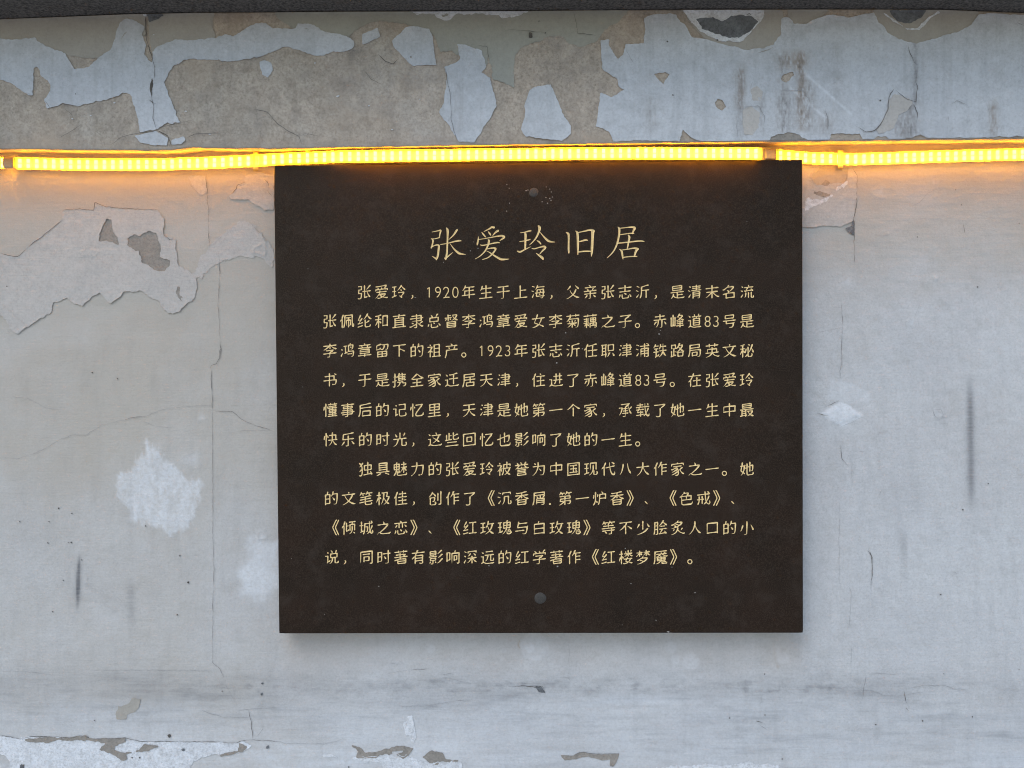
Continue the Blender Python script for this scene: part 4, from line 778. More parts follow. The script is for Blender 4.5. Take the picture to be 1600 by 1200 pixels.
GLYPHS = """024,114 29,119 36,121 50,119 59,110 65,92 67,72 65,54 60,39 52,29 41,25 30,27 23,33 16,45 13,59 12,74 15,98 24,114
139,119 39,27
266,26 25,26 9,20;8,103 13,115 21,119 33,121 49,116 57,103 58,94 55,77 29,39 25,26
319,119 39,121 50,116 54,111 57,101 55,89 45,75;45,75 36,75;45,75 55,65 58,58 58,43 52,32 42,26 23,26 15,30 11,38
852,74 62,87 64,103 61,112 56,116 44,121 27,119 17,108 15,99 16,92 27,74;52,74 27,74;52,74 64,60 66,49 65,43 59,31 50,26 41,25 25,28 14,40 13,47 14,58 27,74
930,28 43,38 56,57 65,86 64,99 57,114 51,119 44,121 34,121 26,119 17,111 14,101 14,93 16,86 21,79 28,74 35,73 60,76
、41,22 18,45
。21,15 30,13 38,14 47,22 50,29 50,38 46,47 41,51 35,53 26,53 20,51 12,43 10,34 11,27 21,15
《147,10 115,79 147,149;126,9 122,11 90,80 122,148 127,151
》37,10 68,75 68,82 38,147 32,150;11,10 43,78 38,93 11,149
一146,81 13,81
上14,19 145,19;74,95 134,95;74,20 74,143
下76,13 76,135;144,135 15,135;133,68 89,94 76,96
不17,135 142,135;143,61 115,84 98,95;88,134 78,104 79,13;77,102 67,99 49,80 28,64 18,58 14,59
与102,51 14,51;81,17 87,14 103,13 115,14 122,19 131,49 134,84;141,90 134,84;134,84 35,85 36,98 46,142;133,125 44,126
个81,137 104,115 126,98 142,88 151,90;81,137 75,135 53,113 33,97 17,88 9,90;79,100 79,13
中20,64 137,64;20,55 20,116 22,118 137,118 137,56;79,146 79,13
为71,146 71,113 68,94 60,68 52,51 37,33 21,18 13,17;19,108 137,107 133,39 127,19 122,14 113,13 100,13 91,19;29,144 34,142 44,128 47,127;103,55 90,73 87,77 83,77
之22,115 122,115 124,113 122,104 93,73 44,35 32,33 25,29 17,20 16,12;45,34 48,28 56,22 74,17 140,17 152,25;83,115 85,131 75,146
乐140,83 28,83 26,85 32,133 34,136 86,138 128,144 137,142;114,58 122,54 144,24;82,115 82,19 78,13 60,13;40,56 17,26 11,24
也102,59 108,55 115,55 123,57 127,62 132,83 132,119 89,109 79,103 44,95 34,89 11,84;84,146 84,47;142,46 145,37 142,25 137,18 130,15 55,15 45,18 40,26 39,40 39,136
书15,76 142,76 143,58 137,32 133,28 128,27 110,27 107,30;121,76 120,119 26,119;72,13 72,146;122,141 144,126
了22,134 131,134;125,133 121,123 81,94 80,25 78,14 72,12 52,11 42,16
事27,77 127,77 129,74 129,40 128,36 124,35 25,35;56,11 74,11 78,17 79,146;13,56 147,56;79,116 34,116 34,97 123,97 127,99 127,112 125,116 79,116;16,135 144,135
于133,135 26,135;15,83 144,83;49,15 52,13 68,13 77,15 80,19 81,135
些128,51 32,51;75,81 12,74;93,116 105,117 132,129 140,128;146,94 144,83 138,78 115,77 101,78 96,81 93,92 93,147;22,75 22,129;48,120 72,120;48,79 48,147;144,15 15,15
产15,8 14,15 24,46 26,87 141,87;103,87 105,98 113,111 112,115;23,128 137,128;84,129 82,139 78,146 69,150;58,101 51,112 47,115
亲20,62 140,62;26,128 135,128;142,90 16,90;80,89 79,17 78,14 74,12 60,12;108,46 112,44 133,21;102,90 104,102 110,114;43,117 48,115 53,106 55,100 55,90;81,129 76,146 68,149;23,19 34,29 45,45
人79,145 78,105 73,98 69,82 58,56 35,28 21,17 11,16;78,103 84,99 94,71 107,48 126,27 140,18 144,17
代57,93 144,104;146,45 149,36 147,24 143,16 138,14 130,15 123,19 112,35 101,68 96,102 93,144;37,13 36,108 38,117 52,144;36,105 26,101 12,85 10,81;114,144 122,144 143,124
任11,86 24,102 33,105;49,147 48,140 36,119 34,107 35,12;60,18 144,18;58,129 63,127 98,132 133,141 144,139;54,79 147,79;101,18 101,132
住140,69 65,69;59,116 145,116;13,87 23,99 32,103;55,17 147,17;96,146 104,131;48,145 36,120 33,107 34,13;102,115 102,17
作13,87 23,99 32,103;80,121 147,120;97,120 97,13;97,50 145,50;57,90 80,123 87,144 94,148;97,86 143,86;48,145 36,120 33,107 34,13
佩116,113 74,113;95,12 95,113;106,33 110,32 115,34 116,86 112,88 76,88 73,85 73,32;148,41 150,28 148,15 140,15 136,27 133,80 134,138 57,139 55,62 45,12;38,146 29,121 26,104 28,95 28,12;10,80 11,87 16,95 25,100
佳139,56 62,56;57,92 143,92;100,92 100,147;46,146 34,119 31,104 32,12;30,102 21,98 13,84;66,126 136,126;53,17 147,17;100,17 100,74
倾54,130 54,50 58,46 64,47 75,53 78,59;80,12 93,17 99,22 110,37 115,59 115,92;74,100 55,100;125,30 144,16;146,138 85,138;37,146 26,107 28,98 28,11;140,47 140,108 137,111 91,110 91,47;116,137 112,111;8,78 9,87 16,98 25,103
光130,140 115,109;14,86 145,86;46,108 33,134 27,139;79,146 79,86;99,85 99,25 102,15 108,12 141,13 145,19 147,33 143,42;9,15 16,14 26,18 37,26 44,34 53,54 56,67 57,85
全142,16 17,16;12,92 19,93 39,106 78,141 85,139 108,116 132,99 145,91 150,92;122,53 37,53;29,98 37,89 79,89 122,89 132,98;79,16 79,88
八100,134 106,89 115,61 130,33 139,22;19,21 34,43 43,67 50,96 54,131
具39,71 121,71;39,47 39,138 41,140 121,140 121,47;39,94 121,94;55,33 19,14 12,14;39,117 121,117;13,47 145,47;142,15 105,33
创139,144 139,20 138,15 135,13 113,13;108,51 108,128;13,95 35,117 52,140 52,145;51,138 57,135 69,122 86,100;81,39 85,32 85,25 82,17 77,14 35,14 30,17 28,26 28,88 73,89 74,75 69,52 65,48 57,47 47,52
力95,15 96,13 119,13 124,16 128,23 134,52 137,90 137,112 19,112;71,146 70,98 60,61 47,40 38,30 19,14 16,15
口26,29 133,29;26,16 26,128 28,130 133,129 133,17
号142,84 15,84;49,83 44,60 45,55 122,54;122,54 118,29 113,18 109,14 104,12 80,12 72,17;122,54 129,60;35,113 35,139 37,141 120,141 123,139 122,109 38,109 35,113
同53,43 103,43 106,46 105,84 54,84 53,32;116,13 119,11 134,12 138,14 139,19 139,138 22,139 19,136 19,12;45,111 115,111
名13,108 24,108 58,132 121,132 121,122 103,102 83,86 72,84;129,13 128,68 70,68 62,70 15,59;45,13 45,65;129,20 45,20;66,71 72,84;53,101 67,91 72,84;72,149 68,147 65,143 62,133
后137,143 128,145 95,139 35,134 29,132 28,64 22,36 13,16;146,103 29,103;55,12 55,66 58,69 133,68 134,13;55,20 134,20
和72,100 13,100;45,138 45,104 43,94 45,79 45,12;44,84 35,81 22,54 12,40 10,34;70,59 55,79 44,84;71,143 64,144 41,137 15,135;90,20 90,130 92,132 137,131 137,21;90,32 137,32
响69,13 69,119 71,121 143,120 143,20 141,14 135,12 128,12 122,15;97,121 104,145;17,39 17,131 44,132 46,129 46,55 17,54;92,49 119,49 120,51 120,92 93,93 92,40
回140,13 140,137 137,140 18,140 18,13;140,20 18,20;104,96 104,102 102,104 54,104 53,58 104,57 104,96
国139,12 139,137 136,140 19,139 19,12;110,59 102,68 98,70;78,115 78,45;44,116 114,116;117,45 41,45;139,19 19,19;48,82 111,82
在143,122 16,122;66,147 61,125 54,120 52,110 36,82 36,13;101,102 101,15;58,15 143,15;137,72 65,72;13,62 26,74 35,77
城30,145 30,44;45,108 14,108;91,15 98,18 114,35 121,37;13,36 27,40 33,44 48,48;146,43 149,36 148,23 146,16 140,14 134,15 130,20 122,37 114,85 112,147;128,147 140,136 140,126 137,123 64,123 62,53 58,33 49,14;73,41 81,37 89,38 92,42 94,61 94,89 64,90;142,94 129,58 121,54
大12,16 19,15 42,31 56,47 63,60 73,88 78,95 79,146;143,101 86,101 79,99 72,101 16,101;147,17 141,16 134,19 121,30 109,43 98,60 85,90 78,97
天12,16 17,15 22,17 44,30 56,41 66,56 78,81 78,134;143,85 84,85 78,83 73,85 17,85;78,81 85,72 98,48 109,36 131,20 141,15 146,16;22,134 136,134
女16,108 144,108;71,147 62,122 61,112 54,106 51,94 41,74 40,65 42,63 80,45 87,43 136,16;15,16 25,16 51,23 74,36 79,44;88,44 105,75 112,96 113,108
她57,29 48,40 42,42 39,50 33,52 21,61 17,67 25,108 29,118 32,148;15,14 27,25 40,44 49,71 54,111 60,119;111,146 111,48;124,57 129,53 133,53 137,55 140,59 142,79 141,114 115,108 107,102 85,97 78,91 66,89;81,132 81,38 83,19 91,14 139,15 143,18 146,24 147,32 145,37;14,114 55,114
子145,75 14,75;50,13 71,12 78,16 80,26 80,99 83,103 117,125 121,135;30,136 138,136
学18,100 18,120 20,121 139,121 141,119 141,101;42,121 42,132 39,137 33,145 26,147;116,121 118,131 127,144 136,148;115,94 41,94;107,92 104,84 82,73 79,68 79,21 77,15 70,12 53,12 44,17;144,57 15,57;82,121 83,134 76,147
家38,107 119,107;75,106 70,93;129,88 126,88 110,76 104,68 88,63;77,146 80,134;18,112 19,133 80,133 139,133 141,130 141,112;70,93 87,63 90,34 87,21 79,14 62,12 56,16;88,53 80,51 54,35 35,26 20,21 13,23;16,50 22,49 37,54 78,76;16,78 25,76 60,91 70,93;106,69 113,51 124,37 140,23 144,21 148,22
小80,143 79,17 75,13 65,12 54,12 44,17;11,48 16,52 24,66 37,106;122,106 138,74 147,48
少39,121 17,79;77,61 77,147;129,65 122,62 114,52 99,40 80,30 50,19 15,13;121,120 144,81
局29,108 125,108 128,110 127,139 30,139 28,72 22,41 13,20;54,21 54,61 101,61 104,58 103,29 54,29;29,85 139,84 137,38 132,16 123,11 112,11 108,13
居28,110 131,110 134,112 134,137 132,139 29,139 27,62 14,11;131,17 130,52 52,51 52,22 55,17 131,17;91,53 91,110;143,82 28,82
屑53,36 132,36;53,12 53,72 54,75 57,76 132,75 131,13 128,11 115,11 109,13;136,102 130,100 119,86 120,76;92,77 92,112;132,56 53,56;65,76 66,88 56,99 51,101;28,113 135,114 135,138 133,140 29,140 26,60 21,35 13,15
峰72,29 144,29;78,51 138,51;108,11 108,79;35,146 35,34;150,87 141,85 118,96 104,105 88,125;95,136 129,135 131,133 130,125 113,105 93,91 71,82 62,85;105,150 99,146 87,126 73,115;78,70 138,70;55,29 55,121;55,35 15,33 15,121
年14,98 21,102 42,130 47,146;43,129 138,128;39,48 40,92 134,92;87,12 87,127;146,48 14,48
张146,85 66,85;21,141 51,140 51,106 23,104 21,70 22,68 51,67;78,14 87,20 109,26;100,104 106,104 118,114 137,139 143,142;84,19 83,143;51,67 50,38 45,16 35,12 25,12 18,15;144,19 135,27 125,42 113,70 111,85
影93,16 101,15 114,23 125,32 144,53 150,56;83,21 74,36;14,88 89,88;52,89 53,107;26,35 16,19;142,145 136,143 121,128 106,116 98,116;32,15 40,11 51,14 52,48;149,102 141,100 122,81 104,70;83,125 83,140 81,143 26,143 22,140 22,111 26,107 81,107 83,110 83,125;83,125 22,125;52,48 80,50 81,70 25,71 24,50 52,48
忆11,85 17,116;55,102 49,120;67,132 137,133;145,46 141,25 138,20 131,17 78,17 69,20 64,27 64,38 71,51 93,80 128,121 131,131;34,12 34,147
志114,36 117,27 115,19 110,15 56,14 52,16 49,21 48,53;17,23 27,49 26,53;145,124 15,124;79,86 79,146;135,85 25,85;67,70 93,53;142,22 127,52
快59,73 147,73;98,147 97,69 89,48 81,34 73,25 57,14;98,71 104,65 112,48 122,32 134,21 144,15;66,122 133,122 134,73;42,122 46,121 54,100;16,118 11,82;32,13 32,147
总99,115 121,115 124,113 123,75 35,76 36,115 99,115;58,115 60,129 51,144 46,147;16,23 25,48;51,50 51,23 55,15 62,13 108,13 116,17 118,26;87,52 74,62 70,62;120,148 112,145 102,127 99,115;145,26 129,51
恋114,36 117,29 116,22 110,15 56,14 51,17 48,21 47,54;119,107 138,86;26,53 26,44 16,19;61,129 61,78;16,130 142,130;70,151 78,148 82,140 83,130;38,108 22,83;97,129 97,78;144,22 128,55;72,65 90,43
懂68,67 139,67;103,84 138,83 138,51 69,51 69,83 103,84;64,33 142,33;103,15 103,116;148,14 57,14;124,130 124,147;140,119 81,115 66,116;58,137 147,137;83,129 83,147;32,13 32,147;11,83 16,116;47,122 51,108 58,100 148,100
戒16,121 144,121;95,146 100,79 105,53 109,47 109,36;33,101 33,64 30,44 19,20;144,45 148,36 147,27 143,15 138,12 131,12 123,17 109,36;15,71 82,71;65,24 65,101;109,50 116,52 119,58 128,75 135,97;82,14 102,33 109,36;116,146 121,145 136,134 137,121
承143,33 131,50 124,65 113,109 111,111;51,46 108,46;99,95 61,95;58,71 101,71;57,14 73,14 79,16 80,109 83,114 110,130 113,139;123,141 37,141;16,106 44,106 46,101 36,63 27,45 15,29;142,105 128,88 120,85
携68,120 70,115 71,77 143,76;12,115 43,115 49,112 56,112 68,122 76,147;30,147 30,20 28,14 23,12 17,12 11,16;105,146 110,135 108,125 108,76;73,132 142,131;70,94 138,94;8,66 15,65 24,67 33,74 45,76;143,43 141,22 135,13 119,11 110,16;143,43 115,44 114,57 61,57;70,112 138,112;51,14 60,14 73,24 81,39 83,57
文77,146 83,134 85,133;146,119 13,119;120,118 117,105 107,84 84,54 64,37 47,27 20,15 9,16;153,18 144,15 136,16 113,27 88,43 69,62 54,82 41,107 39,118
时91,18 100,13 106,13 121,14 125,16 127,20 127,146;84,89 102,60;18,41 55,41 57,43 57,133 19,134 18,28;57,88 18,88;147,115 76,115
是31,120 31,101 33,98 123,98 126,100 126,140 123,142 34,142 31,139 31,120;126,120 31,120;38,42 43,39 51,30 60,23 86,15 143,15 152,20;12,14 16,15 24,23 37,43 40,59;14,77 144,77;80,18 80,76;80,48 134,48
最68,12 68,86;13,21 78,28;152,16 144,13 140,14 127,20 111,32 97,52 93,66;86,66 137,65 137,59 132,49 119,33 96,17 88,13 84,14;28,23 28,86;13,86 146,86;33,124 33,108 37,104 121,104 125,107 125,140 123,143 36,143 33,140 33,124;125,124 33,124;68,66 28,66;68,46 28,46
有15,127 143,127;46,13 46,92 56,124 62,129 66,146 73,150;46,43 125,43;95,16 103,12 117,12 124,15 124,97 50,97 43,91 35,87 16,68;125,70 46,70
末24,80 71,80 75,77 85,75 108,50 129,32 143,24 153,26;11,25 18,25 38,38 76,75 89,80 135,80;16,120 144,120;79,146 79,13
李79,95 79,146;14,130 144,130;65,129 63,120 44,104 19,90 15,89 9,91;14,49 144,49;41,80 115,80;106,79 103,71 81,61 79,57 77,14 70,12 56,12;93,129 97,119 118,102 141,91 150,92
极15,117 53,117;36,12 36,84 34,94 36,147;11,39 11,51 26,84 34,89;67,137 122,137 122,125 115,95 135,94 140,91 133,67 113,34 92,16 87,14 81,15;84,81 90,77 104,51 117,34 128,24 144,15;55,14 71,40 83,82 85,137;35,98 45,94 53,82 54,76
梦11,97 14,96 19,101 46,131 68,131;43,89 43,147;85,131 108,130 123,119 144,96 151,97;82,97 119,131 145,131;14,131 38,130 46,121 53,118 67,106;16,14 25,12 40,15 71,25 82,34 91,35 104,44 114,55 119,60 121,68 118,70 63,71 29,53 21,53;112,90 112,147;50,49 57,49 65,45 77,37 79,33;68,72 71,81 79,84
楼79,39 86,58 94,64 96,74;79,39 101,28 112,26 137,14 145,15;74,142 81,129;14,117 48,117;33,13 33,79 31,87 33,101 33,147;104,85 104,147;62,61 144,61;126,60 125,49 114,34 112,27;143,116 115,116 96,111 77,93 66,86 62,87;11,39 11,50 23,80 31,84;147,88 142,87 131,94 112,112 95,116 66,116;50,68 51,77 44,89 33,95;56,15 64,13 83,16 97,21 100,27;129,131 135,142 134,147
沂23,144 44,133;19,18 41,59;54,17 63,37 69,64 70,130 77,133 133,145 143,144;70,95 146,95;15,100 34,90;118,94 118,13
沉20,18 42,58 42,63;34,91 15,101 12,100;42,132 25,143 20,143;61,116 61,136 63,137 142,137 143,117;146,45 149,38 149,26 146,16 129,15 124,17 122,27 122,97 80,98 79,63 76,45 69,29 54,15
津51,107 146,107;95,13 95,147;56,60 138,60;35,64 37,57 19,19;61,131 133,131 134,85 131,82 60,82;25,141 40,130;30,89 14,100;49,35 146,35
流35,86 30,92 14,100;143,85 138,92 132,96 129,104 122,112;97,70 97,18;39,131 23,142;69,70 67,40 57,20;20,19 41,59;131,95 61,89 56,92;56,127 144,127;97,146 100,139 101,127;126,70 127,16 136,13 146,15 148,18 149,31;71,92 73,102 85,116 87,126
浦62,12 62,97 64,99 139,98 138,16 136,12 129,11 122,11 115,15;55,125 146,125;100,12 100,147;17,143 23,144 40,133;62,46 139,46;62,72 139,72;14,101 32,92;19,18 39,58;139,125 139,138 123,147
海97,18 108,12 123,13 128,18 133,39 136,102 71,103 62,45 63,34 144,34;147,70 51,70;52,105 69,131 74,147;14,97 30,89;143,129 70,130;40,135 24,144 19,143;95,93 107,82 107,70;100,50 92,58 88,60;20,12 19,19 35,56 34,65
深81,115 63,94 59,92 56,93;57,121 57,138 59,139 139,139 141,137 141,121;140,70 109,70 92,64 66,32 53,23 46,24;98,87 98,13;36,59 17,19 18,12;114,117 125,107 136,93;142,24 123,41 105,65 88,70 57,70;22,143 38,134;33,87 32,90 14,100
清136,117 59,117;107,15 116,11 128,12 131,15 132,76 128,78 65,78 63,75 63,12;132,36 63,36;97,147 97,97;55,136 140,136;63,57 132,57;37,133 21,143;146,96 50,96;36,61 37,56 19,18;30,91 14,100
炉36,146 35,62 26,33 13,14;17,115 17,104 13,84;79,78 142,78;64,15 72,30 78,56 80,120 141,120 142,69;55,38 42,54 34,57;98,148 103,146 111,134 110,120;53,94 60,116 59,120
炙85,150 76,145 73,137;11,79 24,76 76,92 89,98 93,104 101,105 108,110 122,124 124,130 124,134 121,135 71,136 62,134 43,122 24,113 15,114;78,57 84,54 99,36 117,24 140,14 151,17;10,14 21,13 36,18 50,25 63,35 70,45 79,64 81,78 74,90;62,119 73,117 85,109 91,103;128,70 114,50;61,89 56,98 44,106 38,106;43,66 31,48
爱126,133 119,129 112,117 111,109;62,93 61,84 56,73 54,58 60,54 66,44 81,33 83,28;132,144 125,145 44,138 21,139;141,93 141,108 111,108 19,108 18,93;46,109 41,126;97,28 100,34 114,46 117,54 116,57 62,57 49,53 30,27 15,16;142,17 137,14 132,15 104,22 94,28 83,28;42,17 51,15 62,17 80,23 83,28;77,128 82,109;30,80 130,80
父7,16 18,14 31,18 68,40 92,63 101,78 111,100;49,99 64,69 88,43 105,30 123,21 141,15 150,18;104,145 129,119 140,105;53,143 39,124 19,104
独14,52 34,74 42,77;146,14 131,48 126,51;16,144 32,126 40,106 43,89 44,48 41,25 37,16 28,12 19,12 12,16;49,143 40,130 35,126 31,117 14,103;61,18 138,26;102,146 102,22;102,67 71,67 67,69 67,115 136,116 138,112 138,69 134,67 102,67
玫90,146 79,100;58,43 36,40 11,32;66,75 67,86 73,97 79,100;14,87 51,87;34,39 34,132;85,118 147,117;132,117 130,101 122,76 115,61 106,52 102,42 74,21 61,14 55,15;149,16 143,14 135,18 123,26 106,43 93,68 83,97 79,100;13,132 55,132
现55,137 14,137;14,31 58,43;52,90 16,90;104,115 104,85 101,62 96,50 88,35 77,24 63,14 58,14;74,67 74,137 77,140 134,139 134,67;35,39 35,136;143,44 147,34 142,17 138,15 115,15 111,21 111,56 108,59 101,62
玲75,73 130,72 128,62 102,29;12,137 50,137;32,137 32,40;51,44 34,40 15,32 9,32;61,96 68,98 81,112 103,140 105,145;112,18 101,28 83,39;14,90 46,90;107,91 96,103;147,97 144,97 135,105 120,120 108,136 104,139
瑰69,104 70,132 136,132 138,128 138,77 70,76 69,104;111,151 103,147 100,137 105,127 101,81 97,72 96,63 86,42 73,26 60,15 50,15;11,31 51,42 56,48;138,104 69,104;31,38 31,137;12,137 49,137;127,61 121,44 122,38 127,37 141,39;47,90 13,90;133,54 137,53 140,46 148,22 146,16 136,13 110,14 107,16 105,20 105,58 103,61 97,62
生20,95 35,120 41,143;145,17 14,17;80,146 80,17;35,117 137,116;32,69 131,69
留104,139 102,120 98,107 90,95 82,87 77,87 70,91 62,103 56,119;80,17 127,17 128,21 127,68 33,68 33,17 80,17;63,101 34,93 23,92 23,132 26,136 61,146 69,144;128,43 32,43;110,91 121,86 130,87 135,91 139,112 140,138 85,139;80,68 80,17
白75,145 70,133 69,122;130,13 130,121 30,121 28,119 28,12;28,23 130,23;28,73 130,73
的114,57 102,77 93,86;98,19 107,14 123,14 130,17 134,22 139,51 142,119 139,122 94,122;19,16 19,121 61,122 64,119 64,28 19,28;37,122 42,148;99,146 94,125 80,98;64,77 19,77
直17,134 141,134;73,111 78,147;35,42 124,42;35,17 35,109 73,110 124,110 124,17;35,87 124,87;12,17 146,17;35,65 124,65
督46,85 44,147;14,117 78,117;124,16 123,71 35,71 36,17 124,16;147,87 140,85 120,97 103,114 93,131 93,137 95,140 133,140 135,139 134,130 127,118 116,105 107,97 89,86 79,88;35,53 124,53;44,139 72,139;124,35 35,35;17,88 25,102 25,107;61,106 66,104 72,95
祖13,120 53,120 56,118 53,109 41,91 37,77 37,13;38,80 27,75 11,62;60,17 147,17;133,17 133,136 131,138 79,137 79,17;38,80 47,78 60,64;79,99 133,99;79,59 133,59;33,146 42,134
秘18,136 31,137 49,144 54,143;63,55 72,95;36,11 36,74 34,79 36,138;90,146 112,130;15,101 54,101;58,17 66,17 81,31 90,34;148,53 135,90 123,97;34,82 38,83 45,80 53,67 53,59;136,136 128,109 113,77 103,59 94,56;11,39 12,46 26,75 34,82;132,39 135,32 135,26 130,14 100,13 94,16 91,36 93,53 92,112
章13,108 146,108;136,135 23,135;43,126 49,125 52,121 54,109;13,30 146,30;74,150 79,147 81,136;106,135 106,128 109,123 104,109;31,71 127,71;127,71 127,53 125,51 34,51 31,54 31,88 34,91 124,91 127,89 127,71;79,49 79,13
笔21,67 130,76;139,30 141,25 139,17 131,13 84,13 77,16 73,29 73,95;32,146 30,135 14,112;96,146 92,134 77,114;93,133 144,132;112,132 114,121 119,116;145,50 15,39;133,101 125,104 73,95 27,93;29,133 70,132;46,132 47,123 52,112
第103,22 111,18 124,18 130,21 136,40 136,52 31,52 29,54 31,76 130,77 132,79 132,102 26,102;78,12 78,102;97,136 117,134 146,135;78,116 83,118 96,137 99,148;14,15 22,13 35,19 59,36 68,48 75,51;55,117 51,124 50,134;75,135 34,136;19,118 34,138 37,147;124,117 117,133
等132,100 29,100;33,147 29,136 15,118;63,23 47,37 45,42 45,51;13,75 147,75;79,76 79,119 88,133 93,135;72,134 30,135;112,74 112,27 110,14 104,12 86,13;145,134 93,135;18,51 142,51;116,119 111,133;47,118 43,134;95,147 93,135
红74,132 143,132;146,22 71,22;13,57 57,62;56,110 24,68 22,59;42,95 21,95 18,98 19,106 42,145;109,23 109,132;10,24 14,22 57,31
纶127,76 100,60 88,57;68,94 85,111 106,141 107,146 114,151;107,140 135,104 143,96 151,96;141,34 139,21 132,16 96,16 91,18 87,29 87,88;13,56 56,64 61,68;53,110 25,69 22,59;39,145 18,104 15,96 19,94 31,96 40,95;13,23 59,34
职56,11 56,141;56,74 22,74;56,107 22,107;145,16 129,48;13,141 65,141;100,52 93,48 84,26 73,13;12,36 66,44;22,38 22,141;139,84 138,136 83,136 84,76 138,76 139,84
脍72,66 141,66;98,65 97,56 81,30 79,19;141,14 123,43;35,14 47,14 50,18 50,139 47,142 21,141 20,55 17,31 12,15;50,104 21,104;85,94 126,94;132,24 88,18 67,18;64,91 67,98 82,112 104,139 107,147 113,150;50,66 21,66;146,100 105,138
色58,146 56,135;143,43 146,34 142,20 128,14 50,14 37,19 33,25 32,37 31,109 34,115 49,132 56,135;56,135 98,134 100,132 98,123 90,113 88,106 81,100 81,64;131,58 130,103 37,103 27,105 15,99;32,64 131,64
英144,57 79,56 15,57;79,55 74,53 71,43 64,35 52,26 30,16 14,13;16,133 141,133;79,55 79,112;79,55 85,53 88,46 97,35 112,23 138,13 143,12 153,16;50,117 50,147;107,117 107,147;31,57 31,93 33,95 127,95 128,57
菊22,20 27,19 34,23 65,51 78,57 116,57;26,57 64,57 76,52 103,31;71,12 71,85;9,79 15,79 22,86 38,104 42,114 51,122 51,147;39,103 136,101 135,49 130,18 128,14 120,11 110,11 102,16;15,135 143,135;108,147 108,122;104,84 96,69;47,70 40,84 33,86
著143,136 15,136;145,82 14,82;45,57 46,20 49,15 126,15 129,20 129,57 127,60 69,60 59,62 15,50;106,125 106,147;51,125 51,147;129,38 46,38;124,105 108,93 104,84;69,83 69,118;28,107 109,107 116,101;78,80 75,73 68,69 65,63
藕146,136 12,136;38,113 38,12;14,104 63,104;124,42 130,26;106,125 106,147;18,83 60,83;76,11 76,53 79,55 142,55 142,12 132,9 125,11;108,32 108,111;63,63 36,62 12,63;37,50 49,47 59,36 60,31;52,126 52,147;37,50 28,46 17,28;126,33 91,29;136,91 136,108 134,111 81,110 82,72 135,72 136,91;136,91 81,91
被146,15 139,16 126,23 114,33 104,43 89,69 86,85;11,119 45,119 48,117 47,109 35,88 33,79 33,13;10,54 12,59 24,72 35,75 44,74;73,85 135,85 144,88;107,85 107,147;78,13 102,27 118,44 131,65 137,84;57,16 67,38 71,58 73,124 141,124 143,120 139,102;36,133 30,145 25,147;57,87 44,74;54,56 44,74
誉123,69 39,69;151,86 144,84 131,88 124,86 37,86 32,89;38,53 123,53;124,145 114,132 109,117 110,111 126,95 128,89;14,121 145,121;37,15 121,15 124,18 124,34 120,37 39,37 37,35 37,15;81,88 76,102;41,121 41,134 34,144 30,146;11,83 16,82 31,90 49,111 51,120;77,121 79,135 73,145 66,148
记73,135 136,135 136,76;36,133 45,125;39,28 50,30 59,37;39,28 32,18;39,28 38,96 12,97;143,44 147,35 144,21 135,14 86,14 80,17 76,23 75,83 136,83
说85,128 77,145 71,147;113,75 133,76 133,115 66,114 67,76 113,75;87,75 84,49 79,34 72,24 62,16 57,13 51,14;59,46 57,42 49,36 37,33;42,125 31,136;126,145 116,116;37,33 36,96 12,97;37,33 28,19;146,29 146,20 142,15 120,14 115,16 113,27 113,75
赤18,93 143,93;74,16 81,12 93,12 98,14 100,18 100,93;35,16 47,26 57,43 62,62 62,93;17,41 34,70 41,73;127,68 144,39;80,94 80,145;31,128 127,128
路89,119 117,85 139,68 137,22 136,18 132,17 86,18 85,55 82,65;95,132 132,131 131,121 118,100 97,78 80,64 72,63 60,69 42,69;13,21 63,33;105,150 98,146 90,121 76,106 73,104 55,102 19,103 19,141 59,140 60,104;85,58 134,58 142,65 147,66;42,29 42,102;19,24 18,77
载146,112 13,112;88,35 20,28 15,29;42,99 41,90 34,84 27,68 25,58 83,58;58,70 58,12;147,37 148,31 145,18 138,14 132,14 126,18 115,36 106,78 103,116 103,146;87,86 16,86;137,92 124,59 121,53 114,50;22,135 81,135;52,113 52,147;125,144 138,131;114,35 107,32 90,14 88,14
迁14,13 14,19 20,25 35,34;152,23 144,17 77,16 61,19 35,34;56,135 66,133 96,136 130,145 137,143;55,92 145,92;36,123 18,142;13,85 35,84 35,34;99,34 99,136
这144,122 53,122;13,87 34,86 34,30;14,14 14,18 20,24 34,30;93,146 98,135 98,122;152,24 142,16 83,15 64,17 34,30;17,140 33,123;61,100 96,76 130,48;54,41 62,43 81,54 104,75 120,105 123,122
进144,78 58,78;151,22 144,17 76,16 59,20 35,34;120,38 120,143;59,118 141,118;64,39 76,55 82,82 82,143;14,15 14,19 20,25 35,34;14,89 35,88 35,34
远37,124 19,136;34,31 42,29 61,17 75,14 131,14 146,16;34,31 34,90 13,91;34,31 22,25 14,15;142,62 145,51 141,41 122,39 115,42 113,47 113,102;55,102 144,102;55,40 61,42 68,48 76,60 82,87 82,101;134,137 65,137
道145,16 79,15 61,18 35,32;33,123 24,134 15,141;116,127 117,135 123,147;146,126 55,126;97,125 95,105;131,82 131,102 129,104 68,104 66,100 66,39 70,37 130,37 131,82;131,60 66,60;14,17 26,28 35,32;13,90 35,89 35,32;131,82 66,82;78,126 79,139 76,145
里136,50 25,50;145,16 14,16;80,16 80,141;30,110 131,110;80,141 130,140 130,80 30,81 30,140 80,141
铁32,146 28,132 22,127 11,110;14,68 62,68;32,11 39,24 39,101;22,101 58,101;84,119 142,119;76,94 75,100 84,122 86,141;111,146 111,65 128,32 144,16;111,62 106,59 99,41 87,25 74,14 70,15;66,37 63,30 49,23 39,21;145,76 77,76;28,130 62,129
